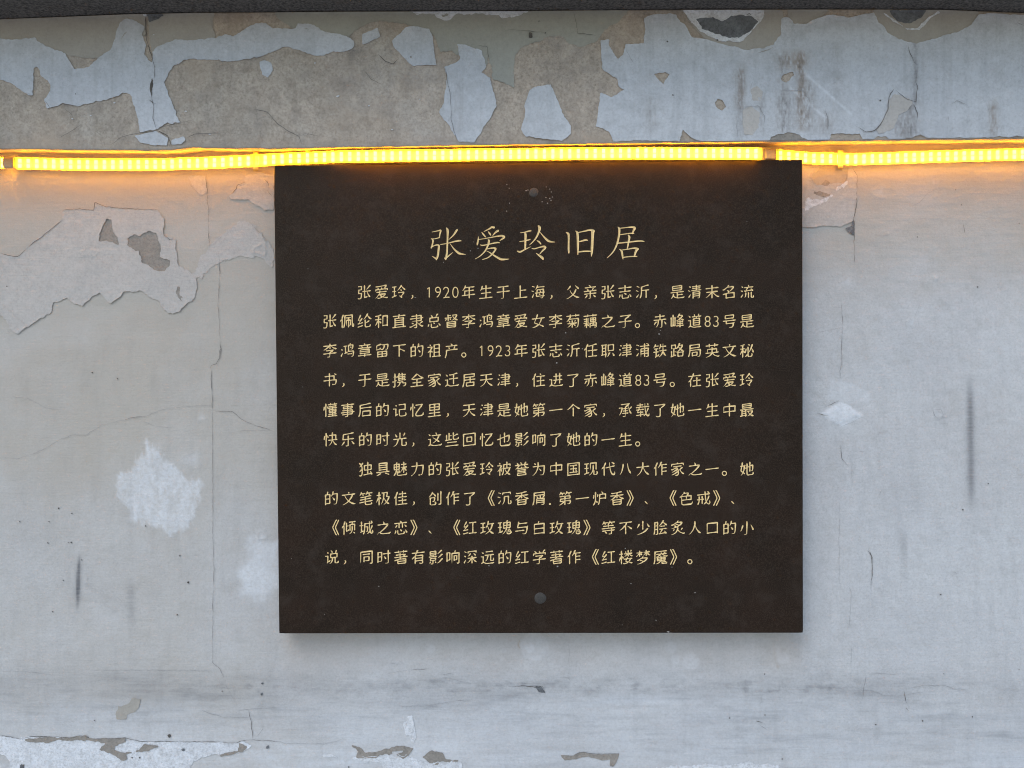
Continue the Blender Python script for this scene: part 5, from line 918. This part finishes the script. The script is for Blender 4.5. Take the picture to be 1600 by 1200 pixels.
隶30,134 127,134 128,84 125,81 29,81;57,12 74,12 78,15 79,20 79,147;81,64 90,59 99,48 122,29 141,20 151,22;145,108 13,108;48,52 29,65 26,65;141,66 133,65 107,44;10,24 19,22 69,43 79,44
香9,70 17,68 42,82 62,100 65,110;38,64 38,21 39,17 43,16 120,16 123,21 123,63;144,111 14,111;94,110 97,100 115,85 142,70 152,71;134,74 123,63;38,64 123,63;38,64 30,74;79,80 79,137;23,138 30,135 42,135 79,138 119,145 128,143;38,41 123,41
魅13,14 30,41 37,65 41,85 40,136 43,148;15,105 16,78 69,78 68,131 16,131 15,105;15,105 69,105;141,124 91,124;116,145 116,35;67,64 60,40 71,40 76,42 77,47 74,52;145,94 123,94 107,84 98,65 87,51 86,44;145,30 147,21 144,17 138,14 69,13 53,15 49,19 47,26 47,62 38,67;86,94 109,94 118,88 125,82 144,52
魇152,88 141,85 125,91 106,103 102,112;29,16 38,13 47,15 66,24 74,31 85,48 88,72 83,80 86,89;129,35 137,23;132,27 119,25 104,26;47,75 52,77 127,77 130,73 129,46 80,44 48,46 47,72 43,84 68,99 75,104 77,112;47,61 130,61;11,15 18,34 21,57 22,141 144,141;119,45 119,38 112,25;142,113 39,113;88,126 86,114;113,128 118,128 125,122 127,113;95,33 96,15 101,11 142,11 146,14 147,19
鸿13,100 28,88;16,12 15,18 30,54 29,62;119,107 111,114;127,42 85,42;77,62 45,47;110,148 107,134;75,127 44,127;118,12 134,12 139,17 143,38 144,65 141,68 92,69 92,133 136,133 137,127 134,94 128,88 117,88 112,91;60,56 59,127
，27,8 35,13 44,24 46,38 41,42"""
STROKES = {}
for line in GLYPHS.strip('\n').split('\n'):
    STROKES[line[0]] = [[tuple(int(v) for v in p.split(',')) for p in st.split(' ')] for st in line[1:].split(';')]
STROKES['1'] = [[(39, 118), (39, 27)], [(39, 118), (22, 106)]]
STROKES['.'] = [[(19, 22), (21, 24), (23, 22)]]
PUNCT = '，。、《》.0123456789'

def resample(p, n):
    p = np.array(p, float); d = np.r_[0, np.cumsum(np.hypot(*np.diff(p, axis=0).T))]
    t = np.linspace(0, d[-1], n)
    return np.c_[np.interp(t, d, p[:, 0]), np.interp(t, d, p[:, 1])], d[-1]
def split_corners(p, ang=48):
    out = [[p[0]]]
    for i in range(1, len(p) - 1):
        a = np.subtract(p[i], p[i - 1]); b = np.subtract(p[i + 1], p[i])
        t = math.degrees(math.acos(float(np.clip(a @ b / (np.hypot(*a) * np.hypot(*b) + 1e-9), -1, 1))))
        out[-1].append(p[i])
        if t > ang: out.append([p[i]])
    out[-1].append(p[-1]); return out
def brush(p, ch):
    """Brush-written stroke: heavy heads, thin level strokes, tapering falls, swelling tails."""
    p = [tuple(q) for q in p]; dx = p[-1][0] - p[0][0]; dy = p[-1][1] - p[0][1]; L0 = math.hypot(dx, dy)
    if abs(dx) > abs(dy) * 2.2:
        if dx < 0: p = p[::-1]
        k = [(0, .026), (.12, .029), (.3, .020), (.7, .021), (.88, .036), (1, .022)]
    else:
        if dy > 0: p = p[::-1]; dx, dy = -dx, -dy
        if abs(dx) < abs(dy) * .22: k = [(0, .030), (.08, .040), (.25, .027), (.75, .028), (.92, .033), (1, .014)]
        elif dx < 0:
            cx = sum(q[0] for q in p) / len(p); cy = sum(q[1] for q in p) / len(p)
            k = [(0, .028), (.1, .040), (.4, .029), (.75, .018), (1, .005)]
            if L0 < .42 and cx < .25 and cy < .36 and ch in '沂清流海津浦沉深鸿': k = [(0, .026), (.25, .033), (.6, .02), (1, .006)]; t_ = p[0][1]; p = [(x_, t_ - (t_ - y_) * .72) for x_, y_ in p][::-1]
        else:
            if L0 > .33: k = [(0, .012), (.35, .020), (.6, .030), (.8, .046), (.9, .028), (1, .004)]
            else: k = [(0, .008), (.35, .026), (.75, .044), (.92, .036), (1, .016)]
    n = max(4, int(L0 * 26)); q, L = resample(p, n)
    r = np.interp(np.linspace(0, 1, n), [a for a, _ in k], [b for _, b in k])
    return q, r * (.86 if L < .16 else 1) * 1.24
def stroke_sdf(strokes, X, Y):
    sd = np.full(X.shape, 9.0)
    for q, r in strokes:
        for i in range(len(q) - 1):
            a, b = np.asarray(q[i], float), np.asarray(q[i + 1], float); d = b - a; l2 = d @ d + 1e-12
            t = np.clip(((X - a[0]) * d[0] + (Y - a[1]) * d[1]) / l2, 0, 1)
            sd = np.minimum(sd, np.hypot(X - a[0] - t * d[0], Y - a[1] - t * d[1]) - (r[i] + (r[i + 1] - r[i]) * t))
    return sd
def char_strokes(ch):
    out = []
    for st in STROKES[ch]:
        p = [(x / 160.0, y / 160.0) for x, y in st]
        if ch in PUNCT:
            q, _ = resample(p, max(6, int(len(p) * 4)))
            if ch in '，、': r = np.interp(np.linspace(0, 1, len(q)), [0, .5, 1], [.012, .034, .03]) if ch == '、' else np.interp(np.linspace(0, 1, len(q)), [0, .6, 1], [.008, .036, .034])
            else: r = np.full(len(q), {'。': .027, '.': .05}.get(ch, .031))
            out.append((q, r))
        else:
            p = [(.5 + (x - .5) * .96, .5 + (y - .5) * .96 + .115 * (x - .5)) for x, y in p]
            out += [brush(s, ch) for s in split_corners(p)]
    return out

CELL = 27.12
LINES = [("　　张爱玲，1920年生于上海，父亲张志沂，是清末名流", 503, 455.5), ("张佩纶和直隶总督李鸿章爱女李菊藕之子。赤峰道83号是", 503.5, 501), ("李鸿章留下的祖产。1923年张志沂任职津浦铁路局英文秘", 504, 547), ("书，于是携全家迁居天津，住进了赤峰道83号。在张爱玲", 504.2, 593), ("懂事后的记忆里，天津是她第一个家，承载了她一生中最", 504.5, 640), ("快乐的时光，这些回忆也影响了她的一生。", 505, 686), ("　　独具魅力的张爱玲被誉为中国现代八大作家之一。她", 505.5, 732), ("的文笔极佳，创作了《沉香屑.第一炉香》、《色戒》、", 506, 778), ("《倾城之恋》、《红玫瑰与白玫瑰》等不少脍炙人口的小", 506.5, 824), ("说，同时著有影响深远的红学著作《红楼梦魇》。", 507, 870)]
RES = 52
SLOPE = 0.70
face_v = []; face_f = []
def add_face(v, f):
    o = sum(len(a) for a in face_v)
    face_v.append(v); face_f.extend(tuple(i + o for i in q) for q in f)
def engrave(sd, X, Y, scale_px):
    """Cut a V groove where sd < 0 (in px); the rest of the cell stays plaque face. Returns groove mesh arrays."""
    iv, jv = X[0], Y[:, 0]
    def to(pts): return np.interp(pts[:, 1], np.arange(len(iv)), iv), np.interp(pts[:, 0], np.arange(len(jv)), jv)
    pts, f, _ = march(-sd, True); x, y = to(pts); add_face(PL(x, y, 0 * x), f)
    pts, f, _ = march(sd)
    if not f: return np.zeros((0, 3)), []
    x, y = to(pts); return PL(x, y, np.clip(-pts[:, 2], 0, 9) * S * SLOPE), f

cache = {}
line_boxes = []
for li, (txt, x0, yc) in enumerate(LINES):
    V = []; F = []; nv = 0; x0 = x0 - 1.9; x = x0
    top, bot = yc - CELL * .5, yc + CELL * .5
    x1e = x0 + 25 * CELL
    cell = (x1e - x0) / 25 * (1180.5 - x0) / (25 * CELL)
    for ch in txt:
        w = cell * (0.5 if ch in '0123456789.' else 1.0)
        if ch == '　': 
            x += w; continue
        if ch not in cache: cache[ch] = char_strokes(ch)
        nx = int(RES * (0.5 if w < cell else 1)) + 1
        X, Y = np.meshgrid(np.linspace(x, x + w, nx), np.linspace(top, bot, RES + 1))
        em = 24.7 if ch not in PUNCT else 26.0
        u = (X - (x + w / 2)) / em + 0.5; v = 0.5 - (Y - yc) / em
        if w < cell:
            u = (X - x) / em * (1.10 if ch != '.' else 1.0) - (0.5 * w / em * 1.10 - 0.255 if ch != '.' else 0)
        v = v + (0.02 if ch not in PUNCT else 0.0)
        sd = stroke_sdf(cache[ch], u, v) * em
        sd[0] = np.maximum(sd[0], .05); sd[-1] = np.maximum(sd[-1], .05); sd[:, 0] = np.maximum(sd[:, 0], .05); sd[:, -1] = np.maximum(sd[:, -1], .05)
        a, f = engrave(sd, X, Y, em)
        V.append(a); F += [tuple(i + nv for i in q) for q in f]; nv += len(a)
        x += w
    line_boxes.append((x0 + (2 * cell if txt[0] == '　' else 0), x, top, bot))
    mesh_obj('inscription_line', np.concatenate(V), F, M['gold'], plaque)

# heading: five large characters, brush strokes traced with their widths
def B(ox, *strokes): return [[(ox + x / 11.43, 340 + y / 11.43, w / 11.43 * .57) for x, y, w in s] for s in strokes]
HEAD = [
 B(660, [(170,258,7),(290,232,16),(335,222,28),(310,290,20),(305,355,14)], [(305,355,16),(225,380,12),(155,378,10)], [(165,375,12),(190,400,26),(185,460,22),(158,535,22),(157,548,12)], [(160,530,14),(215,495,14),(282,482,20),(296,505,30),(285,600,30),(275,690,32),(250,755,12)], [(250,735,30),(175,690,6)],
   [(430,185,16),(452,215,38),(450,330,26),(445,470,24),(438,640,28),(415,740,26),(418,755,8)], [(410,725,34),(470,680,20),(545,620,5)], [(620,218,26),(598,245,32),(560,310,22),(470,395,6)], [(325,480,12),(440,462,12),(600,418,22),(660,410,26),(692,414,10)], [(495,465,7),(560,560,20),(640,630,36),(675,645,28),(775,658,5)]),
 B(660, [(1275,175,34),(1235,165,26),(1215,190,26),(1100,248,8)], [(1060,262,10),(1090,300,26),(1125,342,18)], [(1175,250,10),(1200,280,28),(1218,312,16)], [(1350,235,32),(1310,255,28),(1255,320,8)], [(1000,340,8),(995,400,22),(982,465,28),(978,490,12)], [(1010,390,10),(1150,368,12),(1330,332,18),(1425,318,26),(1470,345,36),(1425,380,24),(1380,412,6)], [(1035,485,10),(1065,500,20),(1190,475,13),(1330,440,24),(1378,450,12)], [(1175,395,14),(1192,410,34),(1170,500,24),(1120,600,22),(1030,690,14),(940,740,6)], [(1155,560,12),(1240,540,18),(1290,540,28),(1315,558,28),(1250,650,22),(1170,720,16),(1070,748,9)], [(1145,595,7),(1200,620,13),(1270,670,22),(1390,742,34),(1440,748,30),(1540,740,10)]),
 B(790, [(265,270,10),(340,262,14),(430,234,26),(458,236,10)], [(250,430,10),(350,412,14),(420,395,22),(443,385,8)], [(345,275,24),(358,300,38),(352,420,30),(350,540,28),(345,565,20)], [(215,600,20),(258,618,28),(340,570,18),(455,517,5)], [(590,150,28),(612,180,44),(590,270,28),(540,370,24),(480,440,16),(425,490,6)], [(615,260,7),(680,340,20),(745,405,36),(790,430,26),(880,437,8)], [(560,410,10),(600,430,26),(628,470,18)], [(470,550,10),(510,560,18),(620,525,16),(690,510,30),(720,535,30),(660,590,24),(610,650,10)], [(545,635,8),(600,675,28),(655,715,44),(670,748,14)]),
 B(880, [(50,262,9),(88,280,36),(98,310,30),(97,450,24),(95,560,28),(100,620,24),(100,638,8)], [(220,238,9),(255,262,36),(262,400,34),(262,560,30),(262,660,12)], [(265,265,10),(380,242,20),(490,213,26),(540,240,44)], [(528,250,50),(520,400,38),(512,600,40),(503,690,10)], [(280,430,14),(350,412,24),(410,395,28),(438,407,10)], [(275,612,18),(400,597,22),(500,602,18)]),
 B(880, [(978,168,10),(1003,195,34),(1002,280,30),(982,400,28),(940,530,24),(880,630,18),(785,720,8)], [(1010,190,12),(1150,175,15),(1230,165,26),(1285,182,42),(1250,240,28),(1235,285,18)], [(1015,305,12),(1130,288,14),(1240,275,18),(1265,285,10)], [(975,455,18),(1150,440,18),(1380,410,24),(1445,427,12)], [(1165,315,18),(1185,345,36),(1168,420,28),(1155,500,22),(1143,560,14)], [(1005,565,9),(1045,590,30),(1058,680,30),(1068,742,10)], [(1040,580,10),(1150,565,13),(1270,540,24),(1330,560,36)], [(1315,568,38),(1290,620,32),(1272,685,22)], [(1065,710,14),(1200,692,16),(1315,694,14)])]
hx = [664, 741, 806, 878, 943, 1016]
HB = (664, 1016, 346, 412)
V = []; F = []; nv = 0
for k, sts in enumerate(HEAD):
    X, Y = np.meshgrid(np.linspace(hx[k], hx[k + 1], int((hx[k + 1] - hx[k]) * 2.4)), np.linspace(HB[2], HB[3], 160))
    sm = []
    for s in sts:
        s = np.array(s)
        for _ in range(2):      # soften the polyline
            m = [s[0]]
            for a, b in zip(s[:-1], s[1:]): m += [a * .75 + b * .25, a * .25 + b * .75]
            s = np.array(m + [s[-1]])
        sm.append((s[:, :2], s[:, 2]))
    sd = stroke_sdf(sm, X, Y)
    for e in (sd[0], sd[-1], sd[:, 0], sd[:, -1]): np.maximum(e, .05, out=e)
    a, f = engrave(sd, X, Y, 1)
    V.append(a); F += [tuple(i + nv for i in q) for q in f]; nv += len(a)
mesh_obj('heading_inscription', np.concatenate(V), F, M['gold'], plaque)

# the rest of the face, tiled round the lettering
def edge_l(y): return np.interp(y, [258, 990], [428, 436])
def edge_r(y): return np.interp(y, [249, 989], [1254, 1255])
AX0, AX1, AY0, AY1 = 490., 1200., 335., 900.
boxes = [HB] + line_boxes
def rect(x0, x1, y0, y1):
    if x1 - x0 < 1e-6 or y1 - y0 < 1e-6: return
    q = np.array([(x0, y0), (x0, y1), (x1, y1), (x1, y0)])
    add_face(PL(q[:, 0], q[:, 1], 0 * q[:, 0]), [(0, 1, 2, 3)])
y = AY0
for (a, b, t, bt) in boxes:
    rect(AX0, AX1, y, t); rect(AX0, a, t, bt); rect(b, AX1, t, bt); y = bt
rect(AX0, AX1, y, AY1)
# outline with small nicks in the arris
per = []; inn = []
K = 150
for side in range(4):
    for k in range(K):
        t = k / K
        if side == 0: a = (edge_l(258) + (edge_r(249) - edge_l(258)) * t, 258 + (249 - 258) * t); b = (AX0 + (AX1 - AX0) * t, AY0)
        elif side == 1: a = (edge_r(249 + 740 * t), 249 + 740 * t); b = (AX1, AY0 + (AY1 - AY0) * t)
        elif side == 2: a = (1255 + (436 - 1255) * t, 989 + t); b = (AX1 + (AX0 - AX1) * t, AY1)
        else: a = (edge_l(990 + (258 - 990) * t), 990 + (258 - 990) * t); b = (AX0, AY1 + (AY0 - AY1) * t)
        per.append(a); inn.append(b)
per = np.array(per, float); inn = np.array(inn, float); n = len(per)
ctr = np.array([845., 620.])
dirn = (ctr - per) / np.linalg.norm(ctr - per, axis=1)[:, None]
tt = np.arange(n) * 1.0
nick = np.clip(fbm(tt, tt * 0, 3.2, 3, 101), 0, 1) ** 2 * 2.2 + 0.25
for i0, dpt in ((K + K * 1, 4.0), (3 * K - 1, 3.0), (3 * K, 3.0), (2 * K + 38, 3.0)): nick[i0 % n] = dpt
arris = per + dirn * (0.9 + nick)[:, None]
side_ = per + dirn * (0.15 * nick)[:, None]
mid = arris * .985 + inn * .015
A = PL(arris[:, 0], arris[:, 1], 0 * tt); I = PL(inn[:, 0], inn[:, 1], 0 * tt)
add_face(np.concatenate([A, I]), [(i, n + i, n + (i + 1) % n, (i + 1) % n)[::-1] for i in range(n)][::1])
E0 = PL(side_[:, 0], side_[:, 1], 0 * tt)
_, _, g_, c_ = plane_hit(0, 0)
E1 = E0 + np.array([0, 0.0011, 0]); E2 = E0 + np.array([0, PT, 0])
f = [(i, n + i, n + (i + 1) % n, (i + 1) % n) for i in range(n)] + [(n + i, 2 * n + i, 2 * n + (i + 1) % n, n + (i + 1) % n) for i in range(n)] + [tuple(range(2 * n, 3 * n))]
add_face(np.concatenate([A, E1, E2]), f)
slab = mesh_obj('slab', np.concatenate(face_v), face_f, M['slab'], plaque)

def disc(name, px, py, r, prof, mat, parent, seed=0, n=28):
    """Lathe on the plaque face; prof = [(radius fraction, height)]"""
    v = []; f = []
    rs = np.random.default_rng(seed + 900); wob = 1 + 0.10 * np.interp(np.arange(n), np.arange(0, n + 4, 4), np.r_[rs.standard_normal(n // 4), 0][:n // 4 + 1])
    for (q, h) in prof:
        for i in range(n):
            a = 2 * math.pi * i / n
            v.append(PL(np.array(px + r * q * wob[i] * math.cos(a)), np.array(py + r * q * wob[i] * math.sin(a)), np.array(-h)))
    for k in range(len(prof) - 1):
        f += [(k * n + i, k * n + (i + 1) % n, (k + 1) * n + (i + 1) % n, (k + 1) * n + i) for i in range(n)]
    f.append(tuple(range((len(prof) - 1) * n, len(prof) * n)))
    return mesh_obj(name, np.array(v), f, mat, parent)
for (cx, cy, r, m1, sd_) in [(834.5, 301, 7, 'cap', 1), (844.5, 934, 9, 'cap', 2)]:
    c = disc('screw_cap', cx, cy, r, [(1.0, 0.0), (0.95, 0.0006), (0.75, 0.0011), (0.5, 0.0014), (0.2, 0.0016), (0.05, 0.0016)], M[m1], plaque, sd_)
    # rim of dried filler round the cap
    v = []; f = []; n = 30
    for i in range(n):
        a = 2 * math.pi * i / n; w = 0.6 + 0.5 * math.sin(2 * a + sd_)
        for rr, h in ((r * .96, 0.0001), (r * 1.03, 0.0011), (r * 1.03 + w * 1.4, 0.0001)):
            v.append(PL(np.array(cx + rr * math.cos(a)), np.array(cy + rr * math.sin(a)), np.array(-h)))
    for i in range(n):
        j = (i + 1) % n
        f += [(3 * i, 3 * j, 3 * j + 1, 3 * i + 1), (3 * i + 1, 3 * j + 1, 3 * j + 2, 3 * i + 2)]
    mesh_obj('cap_rim', np.array(v), f, M['ring'], c)
rs = np.random.default_rng(31)
spk = [(822, 298, 1.6, .5), (825, 297, 1.2, .5), (792, 288.5, .8, 1), (795.5, 294, .8, 1), (796, 317.5, .8, 1), (791.5, 330, .9, 1), (853.5, 292, .8, 1), (859, 295.5, .9, 1), (861.5, 300, .8, 1), (863, 308, .9, 1), (859, 310, 1, 1), (853, 309, .9, 1), (847, 315.5, .9, 1), (855.5, 317.5, 1.2, .7), (861, 313, 1, .8), (870, 567, 1.3, 1), (592, 916, .9, 1), (764, 884, .9, 1), (1025, 969, .9, 1), (1044, 987, 2.0, .7), (977, 857, .9, 1), (1030, 522, 1.3, 1), (1032, 516, .9, 1), (884, 520, 1.0, 1), (649, 465, 1.3, .4), (693, 410, .8, 1), (747, 388, .8, 1), (735, 392, .8, 1), (1086, 926, 1, 1), (986, 912, 1.2, .8), (871, 885, 1.5, .8), (910, 545, .9, 1), (1050, 886, 1.0, .7), (740, 378, .7, 1)]
for i in range(16): spk.append((rs.uniform(440, 1245), rs.uniform(300, 980), rs.uniform(.4, .65), 1))
for i, (x, y, r, sq) in enumerate(spk):
    n = 8; a = np.linspace(0, 2 * math.pi, n, endpoint=False); q = r * (0.6 + 0.6 * rs.random(n))
    if y > 420 and y < 890 and 500 < x < 1185 and i > 33: continue
    v = PL(np.r_[x, x + q * np.cos(a)], np.r_[y, y + q * np.sin(a) * sq], np.r_[-0.0006, np.zeros(n) - 0.0001])
    mesh_obj('fleck', v, [(0, 1 + (k + 1) % n, 1 + k) for k in range(n)], M['chip'], plaque)

# ------------------------------------------------------------------ the light strip under the beam
LX = np.array([-700, 0, 60, 150, 250, 330, 400, 440, 530, 800, 1000, 1190, 1254, 1330, 1400, 1450, 1600, 2300.])
LY = np.array([252, 254.5, 256, 257.5, 257, 254.5, 251, 248.5, 244.8, 241.2, 239.4, 240, 246.8, 249, 247, 245, 241, 236.])
def led_d(x): return np.interp(x, [425, 560, 1186, 1222], [0.0215, 0.0530, 0.0530, 0.0180])     # rests on the plaque's top edge between its corners
def led_y(x): return np.interp(x, LX, LY)
# smooth centre line
_lx = np.arange(-700, 2301, 4.); _ly = led_y(_lx)
ker = np.hanning(17); ker /= ker.sum(); _ly = np.convolve(np.pad(_ly, 8, mode='edge'), ker, 'valid')
def led_y(x): return np.interp(x, _lx, _ly)
LD = 0.0215
strip = thing('light_strip', 'glowing amber tube strip light sagging along the wall above the plaque', 'strip light', (0, -LD, ZC + 0.39))
HH, TT = 0.0100, 0.0042                      # half height and half thickness of the tube
def section(n=16, hh=HH, tt=TT, ex=0.55):
    a = np.linspace(0, 2 * math.pi, n, endpoint=False)
    return np.sign(np.cos(a)) * np.abs(np.cos(a)) ** ex * tt, np.sign(np.sin(a)) * np.abs(np.sin(a)) ** ex * hh
def sweep(name, x0, x1, mat, parent, hh=HH, tt=TT, dd=LD, step=5., dz=0.0, cap=True):
    px = np.arange(x0, x1 + .01, step); sy, sz = section(16, hh, tt)
    c = PA(px, led_y(px), led_d(px) + dd - LD); n = 16
    v = (c[:, None, :] + np.stack([0 * sy, sy, sz + dz], -1)[None]).reshape(-1, 3)
    f = [(k * n + i, k * n + (i + 1) % n, (k + 1) * n + (i + 1) % n, (k + 1) * n + i) for k in range(len(px) - 1) for i in range(n)]
    if cap: f += [tuple(range(n)), tuple(range((len(px) - 1) * n, len(px) * n))[::-1]]
    return mesh_obj(name, v, f, mat, parent, True)
JOINTS = [(6.5, 24.5), (1194.5, 1213)]
sweep('tube', -640, JOINTS[0][0], M['tube'], strip); sweep('tube', JOINTS[0][1], JOINTS[1][0], M['tube'], strip); sweep('tube', JOINTS[1][1], 2240, M['tube'], strip)
for a, b in JOINTS:
    j = sweep('connector', a + .3, b - .3, M['joint'], strip, HH * .86, TT * 1.05, LD, 2.0)
    for k in range(2): sweep('pin', a + 2, b - 2, M['gold'], j, 0.0007, 0.0004, LD + TT * 1.08, 3.0, 0.0022 - 0.0044 * k)
for a, b in ((-640, JOINTS[0][0] - 1), (JOINTS[0][1] + 1, JOINTS[1][0] - 1), (JOINTS[1][1] + 1, 2240)):
    sweep('circuit_strip', a, b, M['pcb'], strip, HH * .72, 0.0004, LD - 0.0022, 5.0)
def led_bm(px, verts, faces):
    for s in (1, -1):
        c = np.array(P(px, float(led_y(px)), float(led_d(px)))); c[2] += s * 0.0043
        w, h, t = 0.0024, 0.0032, 0.0010
        o = len(verts)
        for yy in (-t, t):
            for (ax, az) in ((-w, -h), (w, -h), (w, h), (-w, h)): verts.append((c[0] + ax, c[1] + yy, c[2] + az))
        faces += [tuple(o + i for i in q) for q in ((0, 1, 2, 3), (7, 6, 5, 4), (0, 4, 5, 1), (1, 5, 6, 2), (2, 6, 7, 3), (3, 7, 4, 0))]
pos = [x for x in np.arange(4.0 - 13.25 * 48, 6, 13.25)] + [x for x in np.arange(31.0, 1190, 13.22)] + [x for x in np.arange(1219.5, 2230, 13.05)]
order = sorted(pos, key=lambda x: (abs(x - 800)))
for x in order[:98]:
    v = []; f = []; led_bm(x, v, f); mesh_obj('led', v, f, M['led'], strip)
v = []; f = []
for x in order[98:]: led_bm(x, v, f)
o = mesh_obj('led', v, f, M['led'], strip); o["kind"] = "stuff"
# clear clips screwed to the wall
for cx in (399.5, 1313.0):
    k = thing('clip', '', '', (0, 0, 0)); del k["label"]; del k["category"]
    bpy.data.objects.remove(k)
    px = np.array([cx - 4, cx + 4.]); cz = float(led_y(cx)); v = []; f = []
    prof = [(0.0005, 0.0160), (0.0020, 0.0160), (0.0022, 0.0150), (LD + TT + 0.0012, 0.0146), (LD + TT + 0.0022, 0.0120), (LD + TT + 0.0022, -0.0120), (LD + TT + 0.0012, -0.0146), (0.0022, -0.0150), (0.0022, -0.0185), (0.0005, -0.0185)]
    inner = [(0.0005, 0.0160), (0.0008, 0.0160), (0.0010, 0.0118), (LD + TT + 0.0002, 0.0114), (LD + TT + 0.0008, 0.0096), (LD + TT + 0.0008, -0.0096), (LD + TT + 0.0002, -0.0114), (0.0010, -0.0118), (0.0010, -0.0185), (0.0005, -0.0185)]
    for xx in px:
        for pr in (prof, inner):
            for (dd, zz) in pr:
                q = P(xx, cz, dd); v.append((q[0], q[1], q[2] + zz))
    m = len(prof)
    for i in range(m - 1):
        f += [(i, i + 1, 2 * m + i + 1, 2 * m + i), (m + i, 3 * m + i, 3 * m + i + 1, m + i + 1), (i, m + i, m + i + 1, i + 1), (2 * m + i, 2 * m + i + 1, 3 * m + i + 1, 3 * m + i)]
    cl = mesh_obj('clip', v, f, M['clip_clear'] if 'clip_clear' in M else M['tube'], strip)
    q = P(cx + 3, cz + 17, 0.002); sv = []; n = 10
    tab = [(q[0] - 0.011, q[2] - 0.0008), (q[0] + 0.010, q[2] - 0.0002), (q[0] + 0.012, q[2] + 0.0010), (q[0] - 0.010, q[2] + 0.0006)]
    for yy in (-0.0015, -0.006): sv += [(a, yy, b) for a, b in tab]
    mesh_obj('fixing_tab', sv, [(0, 1, 2, 3), (7, 6, 5, 4), (0, 4, 5, 1), (1, 5, 6, 2), (2, 6, 7, 3), (3, 7, 4, 0)], M['nail'], cl)

# ------------------------------------------------------------------ small things on the ledge
def tube_path(name, pts, r, mat):
    p = [np.array(q, float) for q in pts]
    for _ in range(2):
        m = [p[0]]
        for a, b in zip(p[:-1], p[1:]): m += [a * .75 + b * .25, a * .25 + b * .75]
        p = m + [p[-1]]
    n = 8; v = []; f = []
    for i, c in enumerate(p):
        t = p[min(i + 1, len(p) - 1)] - p[max(i - 1, 0)]; t = t / (np.linalg.norm(t) + 1e-9)
        u = np.cross(t, (0, 1, 0.01)); u /= np.linalg.norm(u); w = np.cross(t, u)
        for k in range(n):
            a = 2 * math.pi * k / n; v.append(c + r * (math.cos(a) * u + math.sin(a) * w))
    for i in range(len(p) - 1): f += [(i * n + k, i * n + (k + 1) % n, (i + 1) * n + (k + 1) % n, (i + 1) * n + k) for k in range(n)]
    f += [tuple(range(n))[::-1], tuple(range((len(p) - 1) * n, len(p) * n))]
    return mesh_obj(name, np.array(v), f, mat, None, True)
w = tube_path('wire', [P(852, 18.5, .0615), P(868, 17, .064), P(885, 12, .074), P(905, 8.6, .083), P(922, 8.2, .084), P(934, 13, .072), P(938, 17.5, .0635), P(930, 12.0, .075), P(945, 9.5, .080)], 0.0008, M['wire'])
tag(w, 'short loop of thin pale wire hanging from the dark ledge', 'wire')
rs = np.random.default_rng(5)
bm = bmesh.new(); bmesh.ops.create_icosphere(bm, subdivisions=3, radius=1)
for q in bm.verts:
    k = 1 + 0.35 * float(fbm(np.array([q.co.x * 30 + 90]), np.array([q.co.z * 30 + q.co.y * 17]), 14, 3, 3)[0]); q.co = Vector((q.co.x * 0.0125 * k, q.co.y * 0.006 * k, q.co.z * 0.0050 * k))
    q.co.z += 0.002 * math.sin(q.co.x * 400)
me = bpy.data.meshes.new('dirt_clump'); bm.to_mesh(me); bm.free()
me.materials.append(M['nail'])
o = bpy.data.objects.new('dirt_clump', me); C.objects.link(o); o.location = P(598, 13.5, 0.068)
tag(o, 'small dark clump of dirt stuck under the ledge above the beam', 'dirt')
